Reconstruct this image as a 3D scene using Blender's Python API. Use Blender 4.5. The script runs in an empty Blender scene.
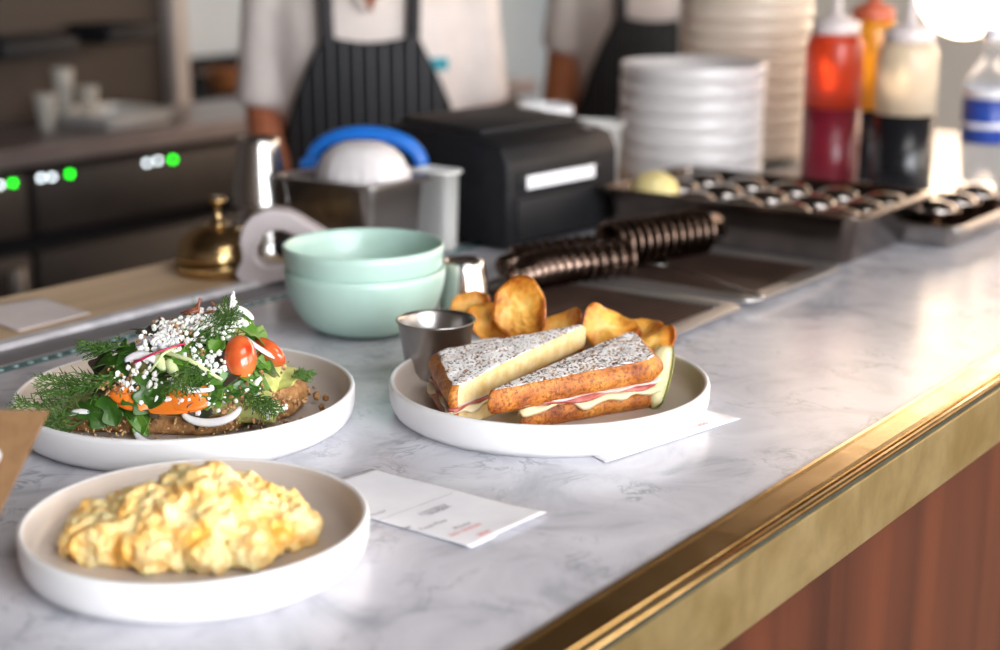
import bpy, bmesh, math, random
from mathutils import Vector, Matrix, noise
random.seed(11)
C = bpy.context.scene.collection
PI = math.pi
T = 1.07                                   # height of the bar top

# ------------------------------------------------------------------ camera maths
FPX, HOR, HC = 1550.0, -75.0, 0.40
pitch = math.atan((325 - HOR) / FPX)
AZ = math.atan((1694 - 500) / (FPX * math.cos(pitch) + 400 * math.sin(pitch)))
CF = Vector((math.cos(AZ) * math.cos(pitch), math.sin(AZ) * math.cos(pitch), -math.sin(pitch)))
CR = Vector((math.sin(AZ), -math.cos(AZ), 0))
CU = CR.cross(CF)
CAM = Vector((0, 0, T + HC))
FH = Vector((math.cos(AZ), math.sin(AZ), 0))   # horizontal direction away from the camera
CROT = AZ - PI / 2                             # turn that makes local +y point away from the camera


def ray(x, y):
    return CF * FPX + CR * (x - 500) + CU * (325 - y)


def at(x, y, h=0.0):
    d = ray(x, y)
    p = CAM + d * ((h - HC) / d.z)
    p.z = T + h
    return p


def atz(x, y, z):
    return CAM + ray(x, y) * (z / FPX)


def onY(x, y, Y):
    d = ray(x, y)
    return CAM + d * (Y / d.y)


# ------------------------------------------------------------------ materials
def new_mat(name):
    m = bpy.data.materials.new(name)
    m.use_nodes = True
    nt = m.node_tree
    return m, nt, nt.nodes['Principled BSDF']


def noise_node(nt, scale, detail=3, rough=0.5, dist=0.0, coord='Object', stretch=None):
    tc = nt.nodes.new('ShaderNodeTexCoord')
    n = nt.nodes.new('ShaderNodeTexNoise')
    n.inputs['Scale'].default_value = scale
    n.inputs['Detail'].default_value = detail
    n.inputs['Roughness'].default_value = rough
    n.inputs['Distortion'].default_value = dist
    if stretch:
        mp = nt.nodes.new('ShaderNodeMapping')
        mp.inputs['Scale'].default_value = stretch
        nt.links.new(tc.outputs[coord], mp.inputs['Vector'])
        nt.links.new(mp.outputs['Vector'], n.inputs['Vector'])
    else:
        nt.links.new(tc.outputs[coord], n.inputs['Vector'])
    return n


def ramp_node(nt, fac, stops):
    r = nt.nodes.new('ShaderNodeValToRGB')
    e = r.color_ramp.elements
    while len(e) < len(stops):
        e.new(0.5)
    for k, (p, c) in enumerate(stops):
        e[k].position = p
        e[k].color = (c[0], c[1], c[2], 1)
    nt.links.new(fac, r.inputs['Fac'])
    return r


def add_bump(nt, b, fac, strength, dist):
    bp = nt.nodes.new('ShaderNodeBump')
    bp.inputs['Strength'].default_value = strength
    bp.inputs['Distance'].default_value = dist
    nt.links.new(fac, bp.inputs['Height'])
    nt.links.new(bp.outputs['Normal'], b.inputs['Normal'])


def M(name, col, rough=0.5, metal=0.0, col2=None, scale=30, bump=0.0, bdist=0.001, sss=0.0, sssr=0.004,
      trans=0.0, coat=0.0, spec=None, stretch=None, lo=0.35, hi=0.65, detail=3, ior=None, dist=0.0):
    m, nt, b = new_mat(name)
    n = noise_node(nt, scale, detail, 0.55, dist, 'Object', stretch)
    r = ramp_node(nt, n.outputs['Fac'], [(lo, col), (hi, col2 or tuple(min(1, c * 0.93) for c in col))])
    nt.links.new(r.outputs['Color'], b.inputs['Base Color'])
    b.inputs['Roughness'].default_value = rough
    b.inputs['Metallic'].default_value = metal
    if bump:
        add_bump(nt, b, n.outputs['Fac'], bump, bdist)
    if sss:
        b.inputs['Subsurface Weight'].default_value = sss
        b.inputs['Subsurface Radius'].default_value = (1.0, 0.6, 0.3)
        b.inputs['Subsurface Scale'].default_value = sssr
    if trans:
        b.inputs['Transmission Weight'].default_value = trans
    if coat:
        b.inputs['Coat Weight'].default_value = coat
        b.inputs['Coat Roughness'].default_value = 0.08
    if spec is not None:
        b.inputs['Specular IOR Level'].default_value = spec
    if ior:
        b.inputs['IOR'].default_value = ior
    return m


def emit(name, col, strength):
    m, nt, b = new_mat(name)
    b.inputs['Base Color'].default_value = (*col, 1)
    b.inputs['Emission Color'].default_value = (*col, 1)
    b.inputs['Emission Strength'].default_value = strength
    return m


def marble_mat():
    m, nt, b = new_mat('marble')
    tc = nt.nodes.new('ShaderNodeTexCoord')

    def n(scale, detail, rough, dist):
        k = nt.nodes.new('ShaderNodeTexNoise')
        k.inputs['Scale'].default_value = scale
        k.inputs['Detail'].default_value = detail
        k.inputs['Roughness'].default_value = rough
        k.inputs['Distortion'].default_value = dist
        nt.links.new(tc.outputs['Object'], k.inputs['Vector'])
        return k

    def ridge(k, lo, hi):
        s = nt.nodes.new('ShaderNodeMath'); s.operation = 'SUBTRACT'; s.inputs[1].default_value = 0.5
        nt.links.new(k.outputs['Fac'], s.inputs[0])
        a = nt.nodes.new('ShaderNodeMath'); a.operation = 'ABSOLUTE'
        nt.links.new(s.outputs[0], a.inputs[0])
        mr = nt.nodes.new('ShaderNodeMapRange')
        mr.inputs['From Min'].default_value = lo
        mr.inputs['From Max'].default_value = hi
        mr.inputs['To Min'].default_value = 1
        mr.inputs['To Max'].default_value = 0
        nt.links.new(a.outputs[0], mr.inputs['Value'])
        return mr
    v1 = ridge(n(15.0, 6, 0.62, 1.1), 0.0, 0.028)
    msk = nt.nodes.new('ShaderNodeMapRange')
    msk.inputs['From Min'].default_value = 0.47
    msk.inputs['From Max'].default_value = 0.66
    nt.links.new(n(17, 4, 0.55, 0.0).outputs['Fac'], msk.inputs['Value'])
    mu = nt.nodes.new('ShaderNodeMath'); mu.operation = 'MULTIPLY'
    nt.links.new(v1.outputs[0], mu.inputs[0]); nt.links.new(msk.outputs[0], mu.inputs[1])
    cloud = ramp_node(nt, n(13, 6, 0.6, 0.8).outputs['Fac'], [(0.30, (0.40, 0.41, 0.46)), (0.47, (0.60, 0.60, 0.655)), (0.66, (0.70, 0.70, 0.75))])
    mx = nt.nodes.new('ShaderNodeMix'); mx.data_type = 'RGBA'
    mx.inputs['B'].default_value = (0.33, 0.345, 0.385, 1)
    nt.links.new(mu.outputs[0], mx.inputs['Factor'])
    nt.links.new(cloud.outputs['Color'], mx.inputs['A'])
    nt.links.new(mx.outputs['Result'], b.inputs['Base Color'])
    b.inputs['Roughness'].default_value = 0.22
    b.inputs['Specular IOR Level'].default_value = 0.55
    return m


def sugar_mat(name, lo, hi):
    """toasted bread under a dusting of powdered sugar"""
    m, nt, b = new_mat(name)
    n1 = noise_node(nt, 70, 4, 0.6)
    base = ramp_node(nt, n1.outputs['Fac'], [(0.38, (0.045, 0.012, 0.005)), (0.52, (0.22, 0.075, 0.018)), (0.68, (0.62, 0.38, 0.13))])
    n2 = noise_node(nt, 400, 2, 0.55)
    n3 = noise_node(nt, 120, 3, 0.6)
    ad = nt.nodes.new('ShaderNodeMath'); ad.operation = 'MULTIPLY_ADD'
    ad.inputs[1].default_value = 0.5
    nt.links.new(n3.outputs['Fac'], ad.inputs[0]); nt.links.new(n2.outputs['Fac'], ad.inputs[2])
    mr = nt.nodes.new('ShaderNodeMapRange')
    mr.inputs['From Min'].default_value = lo
    mr.inputs['From Max'].default_value = hi
    nt.links.new(ad.outputs[0], mr.inputs['Value'])
    mx = nt.nodes.new('ShaderNodeMix'); mx.data_type = 'RGBA'
    mx.inputs['B'].default_value = (0.95, 0.95, 0.95, 1)
    nt.links.new(mr.outputs[0], mx.inputs['Factor']); nt.links.new(base.outputs['Color'], mx.inputs['A'])
    nt.links.new(mx.outputs['Result'], b.inputs['Base Color'])
    b.inputs['Roughness'].default_value = 0.85
    add_bump(nt, b, ad.outputs[0], 0.6, 0.0010)
    return m


def crust_mat():
    m, nt, b = new_mat('toasted_crust')
    big = ramp_node(nt, noise_node(nt, 42, 4, 0.6).outputs['Fac'], [(0.32, (0.74, 0.33, 0.06)), (0.50, (0.56, 0.18, 0.024)), (0.68, (0.26, 0.055, 0.008))])
    fine = noise_node(nt, 330, 5, 0.65)
    fr = ramp_node(nt, fine.outputs['Fac'], [(0.38, (0.30, 0.20, 0.16)), (0.52, (1, 1, 1)), (0.75, (1.15, 1.12, 1.0))])
    mx = nt.nodes.new('ShaderNodeMix'); mx.data_type = 'RGBA'; mx.blend_type = 'MULTIPLY'
    mx.inputs['Factor'].default_value = 0.85
    nt.links.new(big.outputs['Color'], mx.inputs['A']); nt.links.new(fr.outputs['Color'], mx.inputs['B'])
    nt.links.new(mx.outputs['Result'], b.inputs['Base Color'])
    b.inputs['Roughness'].default_value = 0.34
    add_bump(nt, b, fine.outputs['Fac'], 0.8, 0.0016)
    return m


def chip_mat():
    m, nt, b = new_mat('fried_chip')
    tc = nt.nodes.new('ShaderNodeTexCoord')
    ln = nt.nodes.new('ShaderNodeVectorMath'); ln.operation = 'LENGTH'
    nt.links.new(tc.outputs['Object'], ln.inputs[0])
    n = noise_node(nt, 75, 5, 0.65)
    ad = nt.nodes.new('ShaderNodeMath'); ad.operation = 'MULTIPLY_ADD'
    ad.inputs[1].default_value = 17.0
    nt.links.new(ln.outputs['Value'], ad.inputs[0]); nt.links.new(n.outputs['Fac'], ad.inputs[2])
    r = ramp_node(nt, ad.outputs[0], [(0.45, (0.93, 0.60, 0.17)), (0.72, (0.83, 0.42, 0.07)), (0.90, (0.62, 0.22, 0.022)), (1.0, (0.36, 0.09, 0.008))])
    nt.links.new(r.outputs['Color'], b.inputs['Base Color'])
    b.inputs['Roughness'].default_value = 0.38
    b.inputs['Subsurface Weight'].default_value = 0.1
    b.inputs['Subsurface Scale'].default_value = 0.003
    add_bump(nt, b, noise_node(nt, 160, 4, 0.6).outputs['Fac'], 0.7, 0.002)
    return m


def stripe_mat(name, base, line, freq, width):
    m, nt, b = new_mat(name)
    tc = nt.nodes.new('ShaderNodeTexCoord')
    sx = nt.nodes.new('ShaderNodeSeparateXYZ')
    nt.links.new(tc.outputs['Object'], sx.inputs[0])
    a = nt.nodes.new('ShaderNodeMath'); a.operation = 'MULTIPLY'; a.inputs[1].default_value = freq
    nt.links.new(sx.outputs['X'], a.inputs[0])
    fr = nt.nodes.new('ShaderNodeMath'); fr.operation = 'FRACT'
    nt.links.new(a.outputs[0], fr.inputs[0])
    lt = nt.nodes.new('ShaderNodeMath'); lt.operation = 'LESS_THAN'; lt.inputs[1].default_value = width
    nt.links.new(fr.outputs[0], lt.inputs[0])
    mx = nt.nodes.new('ShaderNodeMix'); mx.data_type = 'RGBA'
    mx.inputs['A'].default_value = (*base, 1); mx.inputs['B'].default_value = (*line, 1)
    nt.links.new(lt.outputs[0], mx.inputs['Factor'])
    nt.links.new(mx.outputs['Result'], b.inputs['Base Color'])
    b.inputs['Roughness'].default_value = 0.9
    return m


MAT = {}
MAT['marble'] = marble_mat()
MAT['brass'] = M('polished_brass', (0.66, 0.47, 0.22), 0.17, 1.0, (0.50, 0.33, 0.12), 22, 0.08, 0.001, stretch=(1, 1, 2.5), dist=0.8)
MAT['brass_face'] = M('brushed_brass', (0.92, 0.77, 0.42), 0.40, 1.0, (0.66, 0.51, 0.22), 16, 0.15, 0.001, stretch=(1, 1, 1), dist=0.3, detail=6)
MAT['groove_shade'] = M('painted_groove_shade', (0.05, 0.05, 0.035), 0.6, 0.0, (0.02, 0.025, 0.02), 60)  # near-black non-metal colour paints the shade inside the edge groove
MAT['bell_brass'] = M('bell_brass', (0.68, 0.49, 0.26), 0.22, 1.0, (0.42, 0.28, 0.12), 60, 0.05)
MAT['mahogany'] = M('mahogany', (0.042, 0.012, 0.007), 0.32, 0, (0.14, 0.038, 0.016), 15, 0.03, stretch=(1, 1, 0.05), detail=5, lo=0.3, hi=0.7)
MAT['ledge_wood'] = M('pale_wood', (0.74, 0.55, 0.36), 0.5, 0, (0.58, 0.41, 0.25), 10, 0.02, stretch=(0.25, 3, 1), detail=5)
MAT['aluminium'] = M('aluminium', (0.88, 0.88, 0.93), 0.40, 0.2, (0.6, 0.6, 0.64), 40)
MAT['alu_dark'] = M('alu_dark', (0.34, 0.34, 0.36), 0.5, 0.7)
MAT['glass_teal'] = M('teal_glass', (0.06, 0.16, 0.17), 0.12, 0, (0.12, 0.26, 0.27), 60)
MAT['bubble'] = M('pale_teal_bead', (0.45, 0.68, 0.70), 0.15)
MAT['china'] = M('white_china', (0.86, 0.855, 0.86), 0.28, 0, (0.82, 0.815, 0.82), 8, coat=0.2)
MAT['china_in'] = M('china_shaded_interior', (0.64, 0.57, 0.51), 0.32, 0, (0.59, 0.52, 0.46), 8)  # tan tone puts the shade inside the white-glazed plates into the colour
MAT['china_stack'] = M('grey_white_china', (0.66, 0.63, 0.62), 0.3, 0, (0.62, 0.59, 0.58), 8)
MAT['steel'] = M('stainless', (0.62, 0.60, 0.58), 0.22, 1.0, (0.52, 0.50, 0.48), 50, stretch=(1, 1, 0.2))
MAT['steel_bright'] = M('bright_stainless', (0.75, 0.74, 0.73), 0.14, 1.0, (0.68, 0.67, 0.66), 40)
MAT['steel_dark'] = M('worn_steel', (0.30, 0.25, 0.22), 0.30, 1.0, (0.20, 0.165, 0.145), 30)
MAT['steel_cups'] = M('brownish_steel', (0.20, 0.14, 0.11), 0.20, 1.0, (0.14, 0.095, 0.075), 30)
MAT['dark_lid'] = M('dark_polished_lid', (0.34, 0.31, 0.29), 0.13, 1.0, (0.26, 0.235, 0.22), 30)
MAT['steel_cup_grey'] = M('grey_steel', (0.42, 0.40, 0.385), 0.30, 1.0, (0.34, 0.325, 0.31), 40)
MAT['steel_pan'] = M('dark_pan_steel', (0.20, 0.165, 0.145), 0.24, 1.0, (0.15, 0.125, 0.11), 12)
MAT['steel_worktop'] = M('dull_worktop_steel', (0.27, 0.235, 0.24), 0.36, 0.8, (0.22, 0.19, 0.195), 8)
MAT['steel_satin'] = M('satin_steel', (0.40, 0.375, 0.355), 0.30, 1.0, (0.32, 0.30, 0.285), 12, stretch=(0.3, 3, 3))
MAT['steel_grey'] = M('grey_rim', (0.58, 0.56, 0.54), 0.36, 0.9)
MAT['mat_dark'] = M('brown_ridged_grille', (0.075, 0.044, 0.034), 0.33, 0.3, (0.045, 0.027, 0.021), 30)
MAT['mint'] = M('mint_glaze', (0.47, 0.66, 0.58), 0.33, 0, (0.43, 0.61, 0.54), 12, coat=0.15)
MAT['black'] = M('black_plastic', (0.010, 0.010, 0.012), 0.45, 0, (0.014, 0.014, 0.016), 60, spec=0.25)
MAT['black_soft'] = M('black_plastic_soft', (0.016, 0.016, 0.018), 0.55, spec=0.25)
MAT['matt_black'] = M('matt_black_enamel', (0.012, 0.012, 0.015), 0.85, spec=0.1)
MAT['fridge_front'] = M('fridge_front', (0.040, 0.032, 0.030), 0.5, 0.2, (0.025, 0.020, 0.019), 6)
MAT['white_plastic'] = M('white_plastic', (0.76, 0.76, 0.73), 0.4)
MAT['grey_plastic'] = M('lilac_grey_plastic', (0.58, 0.52, 0.53), 0.4)
MAT['paper'] = M('paper', (0.88, 0.88, 0.92), 0.7, 0, (0.82, 0.82, 0.87), 25, 0.1, 0.002)
MAT['paper_pink'] = M('paper_pink', (0.76, 0.68, 0.66), 0.8)
MAT['ink'] = M('grey_ink', (0.25, 0.25, 0.28), 0.8)
MAT['ink_red'] = M('red_ink', (0.72, 0.22, 0.20), 0.8)
MAT['kraft'] = M('kraft_card', (0.27, 0.145, 0.062), 0.85, 0, (0.23, 0.12, 0.05), 120, 0.1)
MAT['filter'] = M('filter_paper', (0.74, 0.71, 0.71), 0.9, 0, (0.66, 0.62, 0.62), 40, 0.3, 0.003)
MAT['blue'] = M('blue_silicone', (0.01, 0.16, 0.60), 0.35, 0, (0.01, 0.12, 0.48), 20)
MAT['crust'] = crust_mat()
MAT['crumb'] = M('bread_crumb', (0.84, 0.69, 0.38), 0.75, 0, (0.72, 0.50, 0.20), 90, 0.4, 0.002, sss=0.15)
MAT['sugar'] = sugar_mat('sugared_toast', 0.655, 0.70)
MAT['sugar2'] = sugar_mat('sugared_toast_dark', 0.685, 0.73)
MAT['cheese'] = M('melted_cheese', (0.92, 0.80, 0.54), 0.36, 0, (0.88, 0.72, 0.42), 40, sss=0.2)
MAT['ham'] = M('ham', (0.36, 0.055, 0.045), 0.35, 0, (0.60, 0.22, 0.19), 70, sss=0.2)
MAT['turkey'] = M('turkey', (0.75, 0.62, 0.58), 0.4, 0, (0.66, 0.50, 0.47), 60, sss=0.2)
MAT['chip'] = chip_mat()
MAT['pickle'] = M('pickle_flesh', (0.82, 0.78, 0.46), 0.3, 0, (0.72, 0.68, 0.34), 60, sss=0.3, coat=0.3)
MAT['pickle_skin'] = M('pickle_skin', (0.22, 0.25, 0.05), 0.3)
MAT['egg'] = M('scrambled_egg', (0.98, 0.80, 0.42), 0.36, 0, (0.94, 0.46, 0.06), 42, 0.25, 0.003, detail=4, sss=0.35, sssr=0.006, lo=0.4, hi=0.7)
MAT['rye'] = M('seeded_crust', (0.56, 0.30, 0.11), 0.6, 0, (0.20, 0.08, 0.025), 120, 0.9, 0.003, detail=6)
MAT['rye_in'] = M('rye_crumb', (0.66, 0.48, 0.27), 0.8, 0, (0.50, 0.32, 0.15), 140, 0.7, 0.002)
MAT['avocado'] = M('mashed_avocado', (0.66, 0.68, 0.26), 0.45, 0, (0.48, 0.54, 0.14), 60, 0.5, 0.004)
MAT['leaf'] = M('herb_leaf', (0.018, 0.065, 0.008), 0.33, 0, (0.048, 0.13, 0.014), 60, 0.3, 0.001)
MAT['leaf2'] = M('rocket_leaf', (0.055, 0.16, 0.014), 0.33, 0, (0.12, 0.25, 0.03), 50, 0.3, 0.001)
MAT['leaf_dark'] = M('dark_leaf', (0.018, 0.030, 0.010), 0.45, 0, (0.05, 0.03, 0.02), 50)
MAT['dill'] = M('dill', (0.035, 0.095, 0.010), 0.45, 0, (0.07, 0.16, 0.02), 60)
MAT['stem'] = M('pale_stem', (0.62, 0.70, 0.36), 0.4)
MAT['carrot'] = M('carrot', (0.92, 0.26, 0.03), 0.35, 0, (0.86, 0.19, 0.015), 40, sss=0.2, coat=0.2)
MAT['tomato'] = M('tomato', (0.52, 0.045, 0.012), 0.14, 0, (0.74, 0.20, 0.05), 30, sss=0.2, coat=0.6)
MAT['onion'] = M('onion', (0.84, 0.81, 0.80), 0.25, 0, (0.76, 0.72, 0.74), 40, sss=0.3)
MAT['radish_edge'] = M('radish_skin', (0.50, 0.02, 0.09), 0.35)
MAT['feta'] = M('feta', (0.90, 0.89, 0.85), 0.7, 0, (0.85, 0.83, 0.77), 80, 0.2, sss=0.2)
MAT['nut'] = M('chopped_nut', (0.62, 0.36, 0.16), 0.6, 0, (0.16, 0.055, 0.02), 260)
MAT['seed'] = M('seeds', (0.74, 0.50, 0.22), 0.5, 0, (0.20, 0.10, 0.05), 100)
MAT['twig'] = M('red_stem', (0.20, 0.05, 0.03), 0.5, 0, (0.30, 0.10, 0.05), 60)
MAT['ketchup'] = M('ketchup', (0.20, 0.012, 0.024), 0.3, 0, (0.16, 0.009, 0.02), 14)
MAT['red_clear'] = M('red_translucent', (0.92, 0.10, 0.03), 0.32, 0, (0.84, 0.07, 0.02), 14, trans=0.55)
MAT['mustard'] = M('mustard', (0.95, 0.42, 0.02), 0.32, 0, (0.90, 0.36, 0.02), 14, trans=0.35)
MAT['dark_sauce'] = M('dark_sauce', (0.010, 0.010, 0.012), 0.25)
MAT['milky'] = M('milky_plastic', (0.93, 0.78, 0.58), 0.35, 0, (0.90, 0.74, 0.53), 10, trans=0.35)
MAT['cap'] = M('pale_cap', (0.80, 0.70, 0.68), 0.35)
MAT['red_cap'] = M('red_cap', (0.62, 0.14, 0.07), 0.4)
MAT['clear'] = M('clear_plastic', (0.93, 0.95, 0.97), 0.06, 0, (0.92, 0.94, 0.96), 10, trans=0.9, ior=1.2)
MAT['label_blue'] = M('blue_label', (0.012, 0.045, 0.30), 0.35, 0, (0.02, 0.07, 0.36), 10)
MAT['label_white'] = M('white_label', (0.80, 0.80, 0.84), 0.4)
MAT['lemon'] = M('lemon', (0.84, 0.73, 0.36), 0.4, 0, (0.78, 0.62, 0.22), 60, 0.3)
MAT['skin'] = M('skin', (0.50, 0.17, 0.085), 0.5, 0, (0.42, 0.13, 0.06), 12, sss=0.1)
MAT['skin2'] = M('skin_deep', (0.48, 0.17, 0.07), 0.5, 0, (0.40, 0.13, 0.05), 12, sss=0.1)
MAT['shirt'] = M('white_cotton', (0.74, 0.655, 0.61), 0.9, 0, (0.68, 0.60, 0.555), 18, 0.3, 0.01)
MAT['apron'] = stripe_mat('pinstripe_apron', (0.006, 0.006, 0.008), (0.13, 0.13, 0.135), 44, 0.17)
MAT['strap'] = M('apron_strap', (0.035, 0.032, 0.035), 0.9)
MAT['trouser'] = M('dark_trousers', (0.03, 0.03, 0.035), 0.9)
MAT['hair'] = M('hair', (0.05, 0.03, 0.02), 0.5)
MAT['eye'] = M('eye', (0.04, 0.03, 0.025), 0.2)
MAT['wall_brown'] = M('brown_wall', (0.048, 0.033, 0.025), 0.65, 0, (0.038, 0.026, 0.020), 3)
MAT['wall_blue'] = M('pale_blue_tiles', (0.60, 0.68, 0.74), 0.4, 0, (0.55, 0.63, 0.70), 4)
MAT['wall_cream'] = M('cream_wall', (0.80, 0.73, 0.65), 0.7, 0, (0.74, 0.67, 0.59), 3)
MAT['wall_dark'] = M('dark_panelling', (0.13, 0.105, 0.09), 0.6, 0, (0.09, 0.07, 0.06), 4)
MAT['trim'] = M('pale_trim', (0.50, 0.45, 0.42), 0.5)
MAT['floor'] = M('floor_tiles', (0.055, 0.045, 0.04), 0.5, 0, (0.035, 0.03, 0.028), 6)
MAT['ceiling'] = M('ceiling', (0.06, 0.05, 0.045), 0.8)
MAT['frame'] = M('window_frame', (0.06, 0.05, 0.045), 0.5)
MAT['copper'] = M('copper', (0.55, 0.22, 0.09), 0.35, 0.6)
MAT['led_green'] = emit('led_green', (0.004, 0.55, 0.008), 14)
MAT['led_white'] = emit('led_white', (0.85, 0.95, 1.0), 5.0)
MAT['globe'] = emit('opal_globe', (1.0, 0.80, 0.55), 9)
MAT['pane_far'] = emit('bright_pane_far', (1.0, 0.72, 0.52), 2.7)
MAT['pane_mid'] = emit('bright_pane_side_far', (1.0, 0.90, 0.80), 3.2)
MAT['pane_side'] = emit('bright_pane_side', (0.90, 0.94, 1.0), 7.5)


# ------------------------------------------------------------------ builders
def obj(name, bm, mats, parent=None, smooth=True, loc=None, rot=None):
    me = bpy.data.meshes.new(name)
    bm.normal_update()
    bm.to_mesh(me)
    bm.free()
    for m in (mats if isinstance(mats, (list, tuple)) else [mats]):
        me.materials.append(m)
    if smooth:
        me.polygons.foreach_set('use_smooth', [True] * len(me.polygons))
    o = bpy.data.objects.new(name, me)
    C.objects.link(o)
    if parent:
        o.parent = parent
    if loc is not None:
        o.location = loc
    if rot is not None:
        o.rotation_euler = rot
    return o


def tag(o, label, cat, group=None, kind=None):
    o['label'] = label
    o['category'] = cat
    if group:
        o['group'] = group
    if kind:
        o['kind'] = kind
    return o


def struct(o, label, cat):
    return tag(o, label, cat, None, 'structure')


def thing(name, label, cat, loc=(0, 0, 0), rotz=0.0, group=None):
    o = bpy.data.objects.new(name, None)
    C.objects.link(o)
    o.empty_display_size = 0.05
    o.location = loc
    o.rotation_euler = (0, 0, rotz)
    return tag(o, label, cat, group)


def dup(root, loc, rotz=None, label=None):
    r = root.copy()
    C.objects.link(r)
    r.location = loc
    if rotz is not None:
        r.rotation_euler = (r.rotation_euler[0], r.rotation_euler[1], rotz)
    if label:
        r['label'] = label
    for ch in list(root.children):
        c = ch.copy()
        C.objects.link(c)
        c.parent = r
        for g in list(ch.children):
            d = g.copy()
            C.objects.link(d)
            d.parent = c
    return r


def sharp(o, ang=40):
    """hard edges where faces meet steeply"""
    me = o.data
    bm = bmesh.new()
    bm.from_mesh(me)
    for e in bm.edges:
        if len(e.link_faces) == 2 and e.calc_face_angle(0) > math.radians(ang):
            e.smooth = False
    bm.to_mesh(me)
    bm.free()
    return o


def box(bm, c, s, bev=0.0, mi=0, rot=None, seg=2):
    r = bmesh.ops.create_cube(bm, size=1.0)
    vs = r['verts']
    bmesh.ops.scale(bm, vec=s, verts=vs)
    if bev:
        es = list({e for v in vs for e in v.link_edges})
        rb = bmesh.ops.bevel(bm, geom=es, offset=bev, segments=seg, affect='EDGES', profile=0.5)
        vs = list({v for f in rb['faces'] for v in f.verts} | {v for v in vs if v.is_valid})
    if rot is not None:
        bmesh.ops.rotate(bm, cent=(0, 0, 0), matrix=rot, verts=vs)
    bmesh.ops.translate(bm, vec=c, verts=vs)
    for f in {f for v in vs for f in v.link_faces}:
        f.material_index = mi
    return vs


def boxbm(c, s, bev=0.0, rot=None, seg=2):
    bm = bmesh.new()
    box(bm, c, s, bev, 0, rot, seg)
    return bm


def lathe(prof, seg=64, mi=None, bm=None, off=(0, 0, 0)):
    """prof: list of (radius, z) or (radius, z, material index of the span that follows)"""
    bm = bm or bmesh.new()
    rings = []
    for p in prof:
        r, z = p[0], p[1]
        if r <= 1e-6:
            rings.append([bm.verts.new((off[0], off[1], off[2] + z))])
        else:
            rings.append([bm.verts.new((off[0] + r * math.cos(2 * PI * k / seg), off[1] + r * math.sin(2 * PI * k / seg), off[2] + z)) for k in range(seg)])
    for i in range(len(rings) - 1):
        a, b = rings[i], rings[i + 1]
        m = prof[i][2] if len(prof[i]) > 2 else 0
        for k in range(seg):
            j = (k + 1) % seg
            if len(a) == 1 and len(b) == 1:
                continue
            if len(a) == 1:
                f = bm.faces.new((a[0], b[j], b[k]))
            elif len(b) == 1:
                f = bm.faces.new((a[k], a[j], b[0]))
            else:
                f = bm.faces.new((a[k], a[j], b[j], b[k]))
            f.material_index = m
    bmesh.ops.recalc_face_normals(bm, faces=bm.faces)
    return bm


def tube(bm, pts, rad, seg=8, flat=1.0, mi=0):
    pts = [Vector(p) for p in pts]
    n = len(pts)
    if not isinstance(rad, (list, tuple)):
        rad = [rad] * n
    rings = []
    up = Vector((0, 0, 1))
    prev = None
    for i, p in enumerate(pts):
        t = (pts[min(i + 1, n - 1)] - pts[max(i - 1, 0)]).normalized()
        if prev is None:
            s = t.cross(up)
            if s.length < 1e-3:
                s = t.cross(Vector((1, 0, 0)))
            s.normalize()
        else:
            s = (prev - t * prev.dot(t)).normalized()
        prev = s
        q = s.cross(t)
        rings.append([bm.verts.new(p + (s * math.cos(2 * PI * k / seg) + q * math.sin(2 * PI * k / seg) * flat) * rad[i]) for k in range(seg)])
    for i in range(n - 1):
        for k in range(seg):
            j = (k + 1) % seg
            f = bm.faces.new((rings[i][k], rings[i][j], rings[i + 1][j], rings[i + 1][k]))
            f.material_index = mi
    for ring, rev in ((rings[0], True), (rings[-1], False)):
        f = bm.faces.new(list(reversed(ring)) if rev else ring)
        f.material_index = mi
    return bm


def loft(bm, rings, seg=24):
    """rings: (x, y, z, rx, ry)"""
    rs = []
    for (x, y, z, rx, ry) in rings:
        rs.append([bm.verts.new((x + rx * math.cos(2 * PI * k / seg), y + ry * math.sin(2 * PI * k / seg), z)) for k in range(seg)])
    for a, b in zip(rs, rs[1:]):
        for k in range(seg):
            j = (k + 1) % seg
            bm.faces.new((a[k], a[j], b[j], b[k]))
    bm.faces.new(list(reversed(rs[0])))
    bm.faces.new(rs[-1])
    return bm


def solidify(o, th, off=0.0):
    m = o.modifiers.new('thick', 'SOLIDIFY')
    m.thickness = th
    m.offset = off
    return o


def remesh(o, vox, sm=4, fac=0.5):
    m = o.modifiers.new('remesh', 'REMESH')
    m.mode = 'VOXEL'
    m.voxel_size = vox
    m.use_smooth_shade = True
    s = o.modifiers.new('smooth', 'SMOOTH')
    s.iterations = sm
    s.factor = fac
    return o


def ico(bm, c, r, sub=2, sc=(1, 1, 1), rot=None, jit=0.0, mi=0):
    q = bmesh.ops.create_icosphere(bm, subdivisions=sub, radius=r)
    vs = q['verts']
    if jit:
        for v in vs:
            v.co *= 1 + random.uniform(-jit, jit)
    bmesh.ops.scale(bm, vec=sc, verts=vs)
    if rot is not None:
        bmesh.ops.rotate(bm, cent=(0, 0, 0), matrix=rot, verts=vs)
    bmesh.ops.translate(bm, vec=c, verts=vs)
    for f in {f for v in vs for f in v.link_faces}:
        f.material_index = mi
    return vs


def rrot():
    return (Matrix.Rotation(random.uniform(0, 6.28), 3, 'X') @ Matrix.Rotation(random.uniform(0, 6.28), 3, 'Y') @ Matrix.Rotation(random.uniform(0, 6.28), 3, 'Z'))


def orient(n, roll=0.0):
    n = Vector(n).normalized()
    x = CR - n * CR.dot(n)
    if x.length < 0.05:
        x = FH - n * FH.dot(n)
    x.normalize()
    return (Matrix((x, n.cross(x), n)).transposed() @ Matrix.Rotation(roll, 3, 'Z')).to_euler()


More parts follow.
